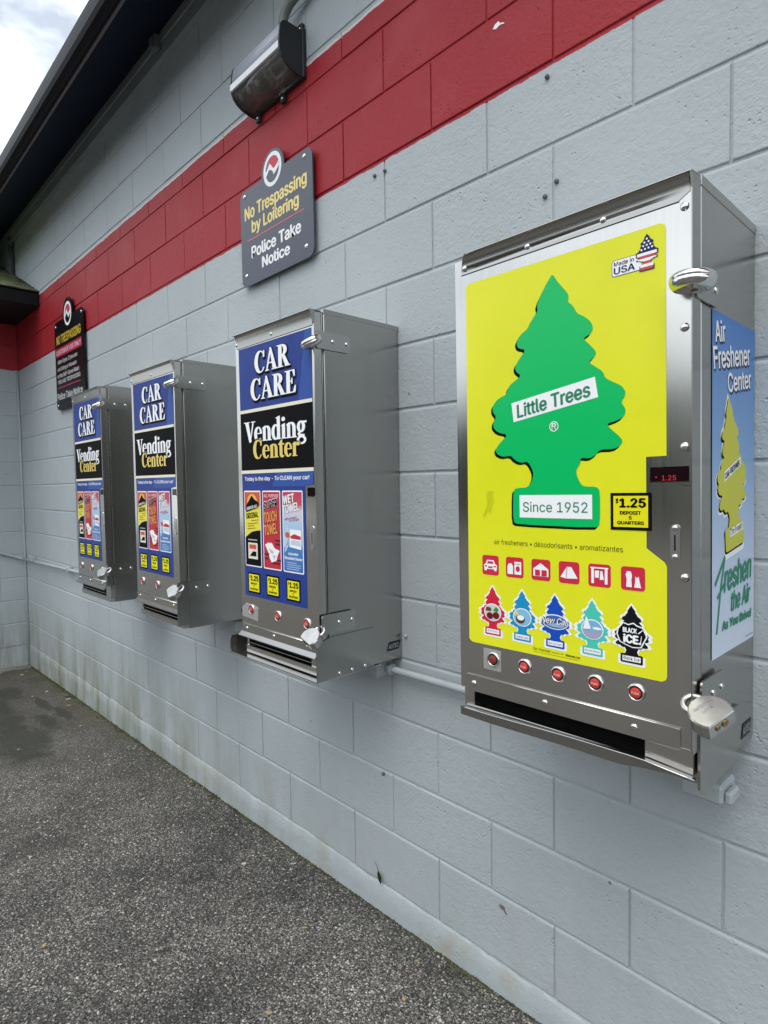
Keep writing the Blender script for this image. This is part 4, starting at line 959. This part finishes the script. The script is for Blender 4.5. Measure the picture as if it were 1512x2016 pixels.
    for y0, s_ in ((-.621, 'TOUCH'), (-.661, 'TOWEL')):
        text('letter_shadow', s_, 'f', EL(4), -.270, y0-.0015, .076, .036, plain('card_dark', (.10, .012, .012), .4), k2, OFFA, .05, .1, R(8))
        text('lettering', s_, 'f', EL(5), -.271, y0, .074, .034, plain('flame_print', (.80, .36, .09), .4), k2, OFFA, .03, .1, R(8))
    decal('towel_picture', [[(-.272, -.690), (-.255, -.682), (-.232, -.682), (-.218, -.698), (-.190, -.704), (-.203, -.722), (-.208, -.736), (-.236, -.744), (-.246, -.732), (-.252, -.715), (-.262, -.702)]], 'f', EL(4), M_WHITE, k2, OFFA)
    decal('towel_fold', [[(-.250, -.700), (-.226, -.706), (-.222, -.716), (-.240, -.714)], [(-.232, -.722), (-.212, -.720), (-.218, -.734)]], 'f', EL(5), plain('fold_grey', (.55, .55, .58), .4), k2, OFFA)
    for (x0, y0, w) in ((-.277, -.722, .028), (-.277, -.736, .024), (-.214, -.676, .028), (-.212, -.688, .026), (-.232, -.748, .045), (-.206, -.738, .022)):
        decal('card_line', [rect(x0, y0, x0+w, y0+.0055)], 'f', EL(4), plain('card_dark', (.10, .012, .012), .4), k2, OFFA)
    k3 = card(-.1715, -.0655, vgrad('card_sky', ((0, (.04, .16, .46)), (.30, (.05, .20, .50)), (.36, (.30, .46, .66)), (.62, (.42, .58, .76)), (.76, (.68, .60, .68)), (.84, (.55, .06, .10)), (1, (.52, .03, .07))), HA-.7625, HA-.5215, .4))
    for y0, x0, s_, w in ((-.560, -.163, 'WET', .060), (-.589, -.166, 'TOWEL', .084)):
        text('letter_shadow', s_, 'f', EL(4), x0+.001, y0-.0015, w, .0275, plain('card_ink_blue', (.16, .18, .26), .4), k3, OFFA, .06, .15, R(9))
        text('lettering', s_, 'f', EL(5), x0, y0, w, .026, M_WHITE, k3, OFFA, .03, .15, R(9))
    text('lettering', 'Refreshment', 'f', EL(4), -.158, -.609, .062, .008, plain('card_crimson', (.52, .030, .055), .4), k3, OFFA, .01, .2, R(8))
    text('lettering', 'in a Pocket', 'f', EL(4), -.135, -.613, .050, .008, plain('card_crimson', (.52, .030, .055), .4), k3, OFFA, .01, .2, R(8))
    decal('splash', [[(-.164, -.700), (-.150, -.684), (-.140, -.680), (-.146, -.690), (-.160, -.706)], [(-.166, -.660), (-.156, -.640), (-.150, -.618), (-.146, -.622), (-.140, -.634), (-.136, -.652), (-.146, -.668), (-.156, -.690), (-.166, -.694)]], 'f', EL(4), plain('splash_pale', (.52, .62, .76), .35), k3, OFFA)
    decal('towel_hand', [circ(-.146, -.652, .012, .009, 14)], 'f', EL(5), plain('card_orange', (.62, .10, .045), .4), k3, OFFA)
    decal('packet_picture', [[(-.136, -.688), (-.076, -.694), (-.074, -.636), (-.132, -.634)]], 'f', EL(5), M_WHITE, k3, OFFA)
    decal('packet_print', [[(-.132, -.656), (-.110, -.648), (-.078, -.654), (-.077, -.664), (-.128, -.662)]], 'f', EL(6), plain('card_crimson', (.52, .030, .055), .4), k3, OFFA)
    decal('packet_print', [[(-.130, -.680), (-.080, -.684), (-.080, -.668), (-.126, -.666)]], 'f', EL(6), plain('splash_pale', (.52, .62, .76), .35), k3, OFFA)
    text('lettering', 'Automotive', 'f', EL(4), -.144, -.713, .052, .009, M_WHITE, k3, OFFA, .03)
    text('lettering', 'Windshield Cleaner', 'f', EL(4), -.164, -.727, .092, .009, M_WHITE, k3, OFFA, .03)
    for (x0, y0, w) in ((-.152, -.737, .05), (-.152, -.7435, .07), (-.152, -.750, .07), (-.152, -.7565, .062)):
        decal('card_line', [rect(x0, y0, x0+w, y0+.002)], 'f', EL(4), plain('splash_pale', (.52, .62, .76), .35), k3, OFFA)
    for (a0, a1, dz) in ((-.3795, -.3075, -.0015), (-.2690, -.1975, 0), (-.1575, -.0865, -.0005)): price_sticker(sh, OFFA, EL(1), a0, a1, -.8525+dz, -.7855+dz)
    b = MB(OFFA); b.box(-.0415, -.0075, YD-.0012, YD-.0002, -.5340, -.5090); b.build('display', plain('display_glass', (.012, .004, .006), .12), m)
    b = MB(OFFA); b.box(-.0425, -.0065, YD-.002, YD-.0002, -.5358, -.5339); b.build('display_lip', M_CHROME, m)
    b = MB(OFFA); b.prism(rrect(-.030, -.69, -.014, -.62, .0075), lambda a, c, d: (a, d, c), YD-.0026, YD); cs = b.build('coin_plate', plain('coin_plate_steel', (.62, .61, .60), .28, 1.0), m)
    b = MB(OFFA); b.box(-.0232, -.0208, YD-.0030, YD-.0024, -.672, -.640); b.build('coin_slot', M_VOID, cs)
    for a in (-.363, -.209, -.056): push_button(m, OFFA, a, YD, -.911, .0145)
    # lower strip, flap and chute
    b = MB(OFFA); b.bbox(-.424, -.004, YD-.003, YD-.0001, -1.000, -.965, .0008); b.build('chute_strip', M_STEELH, m)
    b = MB(OFFA); b.tube([(-.424, YD-.003, -.9650), (-.004, YD-.003, -.9650)], .0014, 8); b.build('strip_edge', M_CHROME, m)
    for a in (-.392, -.231, -.055): screw('screw', (a, YD-.003, -.978), (0, -1, 0), m, OFFA, .0062)
    b = MB(OFFA); b.add([(-.428, YD-.003, -.991), (-.006, YD-.003, -.991), (-.004, YD-.015, -1.003), (-.431, YD-.015, -1.003), (-.428, YD-.001, -.994), (-.006, YD-.001, -.994), (-.004, YD-.013, -1.006), (-.431, YD-.013, -1.006)],
                          [(0, 1, 2, 3), (7, 6, 5, 4), (0, 3, 7, 4), (1, 5, 6, 2), (3, 2, 6, 7), (0, 4, 5, 1)]); b.build('flap', plain('flap_steel', (.50, .49, .47), .30, 1.0), m)
    b = MB(OFFA); b.box(-.427, -.414, -.322, -.303, -1.045, -.984); b.box(-.063, -.002, -.322, -.303, -1.045, -.984); b.box(-.414, -.063, -.322, -.303, -1.010, -.984); b.build('chute_frame', M_STEEL, m)
    b = MB(OFFA); b.box(-.414, -.063, -.310, -.3015, -1.046, -1.010); b.build('chute_opening', M_VOID, m)
    b = MB(OFFA); b.box(-.412, -.065, -.320, -.317, -1.0355, -1.0330); b.box(-.427, -.002, -.327, -.3205, -1.047, -1.0425); b.build('chute_lip', M_STEELH, m)
    b = MB(OFFA); b.bbox(-.427, -.001, -.326, -.302, -1.068, -1.0475, .002); b.build('sill', M_STEELH, m)
    hasp(m, OFFA, .0018, -.3345, -.2075, -.1145, -.0645, ((-.273, -.0895), (-.2215, -.0895)))
    hasp(m, OFFA, .0068 if guard == 'wide' else .0018, -.3365, -.210, -.936, -.8785, ((-.272, -.907), (-.222, -.907)))
    maker_badge(m, OFFA, .0006, -.068, -1.032)
    if guard == 'wide':
        b = MB(OFFA); b.prism([(-.353, -.960), (-.353, -1.072), (-.13, -1.069), (-.128, -.948), (-.300, -.948)], lambda a, c, d: (d, a, c), .0006, .0040); gp_ = b.build('guard_plate', M_SIDE, m)
        for a in (-.269, -.2195, -.167): dome(MB(OFFA), (.0040, a, -1.062), (1, 0, 0), .0065, .0038).build('rivet', M_CHROME, gp_)
        b = MB(OFFA); b.box(-.491, .002, -.353, -.10, -1.0745, -1.0715); b.build('tray', M_STEELH, m)
        b = MB(OFFA); b.prism(rrect(-.353, -1.0714, -.10, -1.018, .010), lambda a, c, d: (d, a, c), -.491, -.488); b.build('tray_end', M_HASP, m)
        b = MB(OFFA); b.prism([(-.428, -.938), (-.421, -.944), (-.421, -.9), (-.398, -.895), (-.330, -.902), (-.324, -.946)], lambda a, c, d: (a, d, c), YD-.0016, YD-.0006) if False else b.prism([(-.4215, -.939), (-.325, -.945), (-.323, -.903), (-.336, -.898), (-.397, -.894), (-.4215, -.910)], lambda a, c, d: (a, d, c), YD-.0022, YD-.0004)
        b.build('tamper_plate', plain('scuffed_plate', (.42, .42, .41), .38, .35, .5), m)
    elif guard == 'plate':
        b = MB(OFFA); b.prism(rrect(-.356, -1.052, -.306, -.878, .009), lambda a, c, d: (d, a, c), .0055, .0085); b.build('guard_plate', M_SIDE, m)
    return m
ma = car_care('wide')
ma['label'] = 'steel car care vending machine with wide open tray under its chute'
mb_ = car_care('plate'); mb_['label'] = 'steel car care vending machine with a narrow guard plate below its hasp'
mc_ = car_care('none'); mc_['label'] = 'steel car care vending machine partly covering the black trespassing sign'
for m_, xr in ((ma, .053), (mb_, -.846), (mc_, -1.658)): m_.location = (xr-.214, 0, ZR-.55-HA)
mb_.rotation_euler = (0, R(.12), 0); mc_.rotation_euler = (0, R(-.15), 0)
LBL = ('with the wide tray', 'with the narrow guard plate', 'in front of the black sign')
for i, xr in enumerate((.053, -.846, -1.658)):
    puck_lock('disc_padlock', 'tilted chrome disc padlock on car care machine '+LBL[i], (xr+.010, -.354, ZR-.652+.004*(i > 0)), ((-.167, -.424, .89), (-.04, -.44, .89), (-.02, -.44, .89))[i], .0335, 'disc padlocks on the upper hasps')
    cc = ((xr-.004, -.366, ZR-1.492), (xr-.006, -.366, ZR-1.468), (xr+.016, -.366, ZR-1.468))[i]
    padlock('round_padlock', 'bright round padlock on car care machine '+LBL[i], cc, ((.22, -.62, .75), (.22, -.66, .72), (.24, -.62, .75))[i], ((.22, .55, .6), (.45, .5, .5), (.45, .5, .45))[i], .0310, 'round padlocks on the lower hasps', False, .012)

# ------------------------------------------------------------------ signs
def sign_outline(w, h, rd, tx, tz, tr_):
    """plate w x h centred on 0, with a round tab on the top edge"""
    p = [q for q in rrect(-w/2, -h/2, w/2, h/2, rd, 6)]
    dy = h/2-tz; half = math.sqrt(tr_**2-dy**2); a0 = math.atan2(dy, half); a1 = math.pi-a0
    tab = [(tx+tr_*math.cos(a0+(a1-a0)*k/18), tz+tr_*math.sin(a0+(a1-a0)*k/18)) for k in range(19)]
    # insert after the top right corner (second arc ends at top edge)
    i = 14; return p[:i]+tab+p[i:]
def emblem(parent, y, cx, cz, rr, bg):
    decal('emblem_ring', [circ(cx, cz, rr, rr*1.02, 36)], 'f', y, M_WHITE, parent)
    decal('emblem_field', [circ(cx, cz, rr*.74, rr*.78, 32)], 'f', y-.0004, bg, parent)
    k = rr*.74
    K = lambda l: [(cx+x*k, cz+z*k*1.04) for x, z in l]
    red = K([(-.78, .30), (-.62, .66), (-.32, .92), (0, 1.0), (.36, .93), (.66, .72), (.82, .42), (.72, .14), (.35, -.02), (.10, .05), (-.10, .30), (-.28, .50), (-.52, .34)])
    wav = K([(-.98, .0), (-.78, .12), (-.55, .34), (-.30, .52), (-.10, .30), (.10, .04), (.35, -.04), (.68, .12), (.98, .34), (1.0, -.08), (.60, -.36), (.22, -.52), (.10, -.26), (-.15, -.05), (-.45, .05), (-.72, -.22), (-.92, -.38)])
    decal('emblem_drop', [list(reversed(red))], 'f', y-.0008, plain('emblem_red', (.58, .06, .09), .35), parent)
    decal('emblem_wave', [list(reversed(wav))], 'f', y-.0012, M_WHITE, parent)
M_SIGN1 = plain('sign_grey', (.052, .062, .092), .26, 0, .40)
M_SIGN2 = plain('sign_black', (.006, .007, .009), .30, 0, .2)
M_SYEL = plain('sign_yellow', (.85, .70, .27), .35)
s1 = thing('trespass_sign', 'grey trespassing and loitering sign below the wall light', 'sign', (-.600, 0, ZR-.021), (0, R(-.5), 0))
b = MB(); b.prism(sign_outline(.500, .392, .034, -.005, .205, .078), lambda a, c, d: (a, d, c), -.022, -.016); b.build('plate', M_SIGN1, s1)
emblem(s1, -.0226, -.005, .208, .063, M_SIGN1)
for a, c in ((-.214, .173), (.203, .173), (.203, -.152), (-.214, -.152)):
    b = MB(); b.tube([(a, -.018, c), (a, .004, c)], .006, 10); b.build('standoff', M_RUBBER, s1)
    dome(MB(), (a, -.022, c), (0, -1, 0), .010, .005).build('screw', M_CHROME, s1)
text('lettering', 'No Trespassing', 'f', -.0226, -.217, .058, .433, .068, M_SYEL, s1, bold=.034)
text('lettering', 'by Loitering', 'f', -.0226, -.166, -.0035, .330, .066, M_SYEL, s1, bold=.034)
decal('red_rule', [rect(-.200, -.016, .194, -.011)], 'f', -.0226, plain('rule_pink', (.60, .16, .20), .4), s1)
text('lettering', 'Police Take', 'f', -.0226, -.172, -.092, .346, .050, M_WHITE, s1, bold=.034)
text('lettering', 'Notice', 'f', -.0226, -.096, -.150, .196, .046, M_WHITE, s1, bold=.034)

s2 = thing('trespass_sign', 'black customer use only sign near the far corner', 'sign', (-3.180, 0, ZR-.157), (0, R(.3), 0))
b = MB(); b.prism(sign_outline(.634, .634, .045, .0, .340, .104), lambda a, c, d: (a, d, c), -.022, -.016); b.build('plate', M_SIGN2, s2)
emblem(s2, -.0226, .0, .332, .081, M_SIGN2)
for a, c in ((-.285, .285), (.285, .285), (.285, -.285), (-.285, -.285)):
    b = MB(); b.tube([(a, -.018, c), (a, .004, c)], .006, 10); b.build('standoff', M_RUBBER, s2)
    dome(MB(), (a, -.022, c), (0, -1, 0), .010, .005).build('screw', M_CHROME, s2)
text('lettering', 'NO TRESPASSING', 'f', -.0226, -.276, .150, .540, .064, plain('sign_gold', (.62, .46, .05), .35), s2, bold=.03)
decal('red_band', [rect(-.290, .063, .275, .125)], 'f', -.0226, plain('sign_red', (.40, .035, .075), .35), s2)
text('lettering', 'CUSTOMER USE ONLY', 'f', -.0230, -.288, .077, .550, .034, plain('pink_print', (.80, .55, .58), .4), s2, bold=.02)
for s_, x0, z0, w, h in (('After 8 pm. If you are', -.264, .004, .440, .038), ('not Using a Vacuum', -.270, -.046, .424, .036), ('or the Self-Serve Wash', -.276, -.088, .480, .032), ('YOU ARE TRESPASSING', -.272, -.132, .500, .030)):
    text('lettering', s_, 'f', -.0226, x0, z0, w, h, plain('sign_white', (.62, .62, .62), .35), s2, bold=.015)
decal('red_rule', [rect(-.268, -.163, .229, -.155)], 'f', -.0226, plain('sign_red', (.40, .035, .075), .35), s2)
text('lettering', 'Police Take Notice', 'f', -.0226, -.296, -.246, .560, .050, plain('sign_white', (.62, .62, .62), .35), s2, bold=.02)

# ------------------------------------------------------------------ wall light
wlx = thing('wall_light', 'dark rounded wall light with clear lens above the grey sign', 'wall light', (-.578, 0, ZR+.44))
M_LH = plain('lamp_housing', (.035, .038, .042), .38, .2)
M_LF = plain('lamp_face', (.40, .42, .48), .35, 0, .4)
prof = [(-.018, .166), (-.082, .166), (-.098, .160), (-.106, .150), (-.111, .120), (-.114, .088)]
low = [(-.114, .088), (-.113, .060), (-.106, .042), (-.090, .024), (-.066, .011), (-.036, .004), (-.018, .002)]
X0, X1 = -.166, .168
b = MB(); b.prism([(-.018, .0885)]+[(-.018, .166)]+prof[1:]+[(-.114, .0885)], lambda a, c, d: (d, a, c), X0+.004, X1-.004, True); b.build('housing', M_LF, wlx)
for xa, xb in ((X0-.004, X0+.004), (X1-.004, X1+.004)):
    b = MB(); o_ = prof+low[1:]; cx_ = (-.06, .085)
    b.prism([(cx_[0]+(a-cx_[0])*1.02, cx_[1]+(c-cx_[1])*1.02) for a, c in o_], lambda a, c, d: (d, a, c), xa, xb); b.build('end_cap', M_LH, wlx)
b = MB()
for i in range(1): b.prism([(-.1145, .090), (-.119, .086), (-.119, .062), (-.1135, .058)], lambda a, c, d: (d, a, c), X0, X1)
b.build('trim_band', plain('lamp_trim', (.55, .55, .56), .28, .8), wlx)
gl, n_, l_, b_ = new_mat('lamp_lens'); b_.inputs['Base Color'].default_value = (.55, .54, .51, 1); b_.inputs['Roughness'].default_value = .10
b_.inputs['Transmission Weight'].default_value = .90; b_.inputs['IOR'].default_value = 1.3
b = MB(); lo2 = low[1:]; inn = [(a+.004 if a < -.03 else a, c+.004) for a, c in lo2]
b.prism(lo2+list(reversed(inn)), lambda a, c, d: (d, a, c), X0+.004, X1-.004, True); b.build('lens', gl, wlx)
b = MB(); b.prism([(-.020, .086), (-.106, .086), (-.100, .062), (-.062, .030), (-.020, .022)], lambda a, c, d: (d, a, c), X0+.006, X1-.006); b.build('reflector', plain('lamp_inside', (.13, .125, .115), .5), wlx)
for i in range(6):
    x = -.130+i*.055; b = MB(); b.lathe([(.013, 0), (.012, .004), (.008, .008), (.002, .010)], (x, -.083, .044), (0, -.66, -.75), 16); b.build('led_lens', plain('led_pale', (.90, .84, .72), .35), wlx)
b = MB(); b.bbox(X0-.004, X1+.010, -.018, -.001, .0, .175, .003); b.build('back_plate', M_LH, wlx)
for x, z in ((X1-.01, .178), (X0+.03, -.010), (X1-.13, -.012)):
    b = MB(); b.bbox(x-.014, x+.014, -.016, -.001, z-.016, z+.018, .002); o_ = b.build('mounting_tab', M_LH, wlx)
    dome(MB(), (x, -.016, z), (0, -1, 0), .006, .003).build('screw', M_CHROME, o_)
b = MB(); b.tube([(.098, -.050, .160), (.100, -.050, .205), (.112, -.048, .238), (.140, -.045, .262), (.180, -.040, .276), (.26, -.035, .285), (1.2, -.033, .33)], .0165, 14); cdt = b.build('feed_conduit', plain('feed_grey', (.20, .21, .20), .45, .3), wlx)
b = MB(); b.tube([(.098, -.050, .163), (.098, -.050, .182)], .022, 14); b.build('conduit_collar', M_LH, cdt)

# ------------------------------------------------------------------ small marks on the wall
M_NAIL = plain('anchor_grey', (.13, .135, .135), .55)
for i, (x, z) in enumerate(((.595, -.036), (.621, -.302), (.588, -.328), (-.043, -.043), (.005, -.045), (.072, -1.547), (-.045, -2.045))):
    b = MB(); b.lathe([(.0055, 0), (.0062, .004), (.0045, .007), (.0012, .0085)], (0, 0, 0), (.05, -1, .04), 10)
    o = b.build('wall_anchor', M_NAIL if i != 5 else M_PIPE); o.location = (x, -.0005, ZR+z)
    tag(o, ('anchor stub just under the red stripe, above the yellow machine', 'larger anchor stub close above the hood of the yellow machine', 'anchor stub beside a vertical joint above the yellow machine', 'dark anchor stub under the red stripe right of the grey sign', 'lone anchor stub at a joint right of the grey sign', 'painted-over anchor stub beside the lower side of the wide-tray machine', 'anchor stub low on the wall below the wide-tray machine')[i], 'anchor', 'old anchors in the wall')
def chip(name, x, z, s, mt, label, cat, pts=None, an=0):
    pts = pts or [(-1, -.2), (-.3, -.5), (.4, -.25), (1.3, -.45), (1.35, -.3), (.5, .05), (.2, .5), (-.5, .35)]
    b = MB(); b.prism([(a*s, c*s) for a, c in rot2(pts, an)], lambda a, c, d: (a, d, c), -.0012, 0); o = b.build(name, mt)
    o.location = (x, -.0008, ZR+z); return tag(o, label, cat)
chip('paint_chip', .445, .172, .016, M_WHITE, 'white torn paint scar on the red stripe', 'paint chip')
chip('paint_chip', .445, -2.270, .014, plain('chip_brown', (.16, .14, .12), .7), 'small brown flake of paint low on the wall', 'paint chip', None, -.5)
b = MB(); lf = [(0, -.022), (.008, -.012), (.0095, 0), (.006, .014), (0, .022), (-.007, .012), (-.009, -.002), (-.006, -.013)]
b.prism(lf, lambda a, c, d: (a, d-.003*abs(a)*80*.01, c), -.003, -.0015); b.tube([(0, -.002, .021), (-.004, -.003, .040), (-.010, -.003, .052)], .0008, 6)
o = b.build('stuck_leaf', plain('leaf_dark', (.025, .032, .012), .6)); o.location = (-.062, -.0105, ZR-2.414); o.rotation_euler = (0, R(-14), 0)
tag(o, 'single dark green leaf stuck to the foot of the wall', 'leaf')

# ------------------------------------------------------------------ litter and moss on the paving
LM = [plain('litter_tan', (.26, .21, .13), .8), plain('litter_pale', (.44, .42, .37), .8), plain('litter_yellow', (.34, .27, .12), .8)]
for i, (x, y) in enumerate(((.18, -.08), (-1.47, -.27), (-.74, -.89), (.01, -.51), (-.65, -.2), (.25, -.21), (-2.61, -.55), (-2.73, -.17), (-3.64, -.23), (-3.55, -.24), (-3.37, -.06), (-3.22, -.1), (-4.43, -.09), (-3.69, -.12), (-.19, -.24), (-4.50, -.06), (-4.36, -.14))):
    s = random.uniform(.006, .012) if x < -2.4 else random.uniform(.005, .009); b = MB(); n_ = 9; ph = random.uniform(0, 6)
    p = [(s*(1+.35*math.sin(3*t+ph))*math.cos(t)*1.3, s*(1+.3*math.cos(2*t+ph))*math.sin(t)*.75) for t in [2*math.pi*k/n_ for k in range(n_)]]
    b.add([(a, c, .002+.0045*math.sin(a*90+ph)**2) for a, c in p]+[(a*.9, c*.9, .0) for a, c in p]+[(0, 0, .0055)], [(k, (k+1) % n_, 2*n_) for k in range(n_)]+[(n_+k, n_+(k+1) % n_, (k+1) % n_, k) for k in range(n_)]+[tuple(reversed(range(n_, 2*n_)))])
    o = b.build('leaf_scrap', LM[i % 3]); o.location = (x, y, gz(x)+.001); o.rotation_euler = (0, 0, random.uniform(0, 6))
    tag(o, ('small tan', 'small pale', 'small yellow')[i % 3]+' dry leaf scrap '+('on the damp asphalt by the far corner' if x < -2.4 else 'on the open gritty asphalt'), 'leaf', ('tan', 'pale', 'yellow')[i % 3]+' dry leaf scraps '+('near the corner' if x < -2.4 else 'on the open asphalt'))
tw = MB(); tw.tube([(0, 0, .004), (.05, .006, .006), (.10, .002, .004)], [.003, .0028, .002], 7)
o = tw.build('twig', plain('twig_brown', (.05, .04, .03), .8)); o.location = (-3.45, -.06, gz(-3.45)); o.rotation_euler = (0, 0, .5)
tag(o, 'short dark twig on the asphalt near the far corner', 'twig')
ms = MB(); rnd = random.Random(3)
for i in range(5200):
    x = -4.62+(rnd.random()**.9)*5.3
    dens = .5+.5*math.sin(x*3.1+1)*math.sin(x*1.3)
    if rnd.random() > dens*(1 if x < -1.2 else .6): continue
    y = -.005-abs(rnd.gauss(0, .014 if x < -1.2 else .007)); s = rnd.uniform(.002, .0075)*(1 if x < -1.2 else .65); zc = gz(x)
    a = rnd.uniform(0, 6.28); n_ = 5
    base = [(x+s*1.3*math.cos(a+k*1.2566), y+s*math.sin(a+k*1.2566), zc-.001) for k in range(n_)]
    ms.add(base+[(x+rnd.uniform(-.3, .3)*s, y+rnd.uniform(-.3, .3)*s, zc+s*rnd.uniform(.6, 1.6))], [(k, (k+1) % n_, n_) for k in range(n_)])
o = ms.build('moss', noisy('moss_green', (.030, .026, .014), (.080, .088, .024), 5, .95, 0), recalc=False); o['kind'] = 'stuff'
o['label'] = 'green brown moss along the foot of the wall'

# loose grit lying on the nearer paving
gr = MB(); rnd = random.Random(11)
for i in range(5200):
    x = rnd.uniform(-2.2, 1.0); y = -rnd.random()**1.1*1.5-.02
    s = rnd.uniform(.0018, .0045); zc = gz(x)+s*.3; a = rnd.uniform(0, 6.28); el = rnd.uniform(1, 2.0)
    ca, sa_ = math.cos(a), math.sin(a)
    def T(px, py, pz): return (x+(px*ca-py*sa_)*s, y+(px*sa_+py*ca)*s, zc+pz*s)
    gr.add([T(-el, 0, 0), T(0, -1, .1), T(el, .1, 0), T(0, 1, -.1), T(.1, .0, .8), T(0, 0, -.8)], [(0, 1, 4), (1, 2, 4), (2, 3, 4), (3, 0, 4), (1, 0, 5), (2, 1, 5), (3, 2, 5), (0, 3, 5)])
gm, n_, l_, b_ = new_mat('grit'); ge = n_.new('ShaderNodeNewGeometry')
rp = ramp(n_, l_, ge.outputs['Random Per Island'], ((0, (.05, .047, .043)), (.5, (.20, .185, .165)), (1, (.48, .45, .40)))); l_.new(rp.outputs['Color'], b_.inputs['Base Color']); b_.inputs['Roughness'].default_value = .8
o = gr.build('grit', gm, recalc=False); o['kind'] = 'stuff'; o['label'] = 'loose pale grit scattered over the asphalt'

# ------------------------------------------------------------------ trees across the lot, seen only as reflections in the steel
tr = MB(); rnd = random.Random(5)
for i in range(4200):
    x = rnd.uniform(-32, 30); y = -20-rnd.random()*4; top = 5.0+.9*math.sin(x*.45)+.5*math.sin(x*1.3+2)
    z = rnd.random()**.8*top; s = rnd.uniform(.35, .9)
    n_ = [Vector((rnd.gauss(0, 1), rnd.gauss(0, 1), rnd.gauss(0, 1))).normalized()*s for _ in range(3)]
    c = Vector((x, y, z)); tr.add([c+n_[0], c+n_[1], c-n_[0], c-n_[1]], [(0, 1, 2, 3)])
o = tr.build('tree_belt', noisy('far_foliage', (.03, .045, .018), (.07, .09, .035), 2, .9, 0), recalc=False); o['kind'] = 'stuff'
o['label'] = 'belt of dark green trees across the car park'
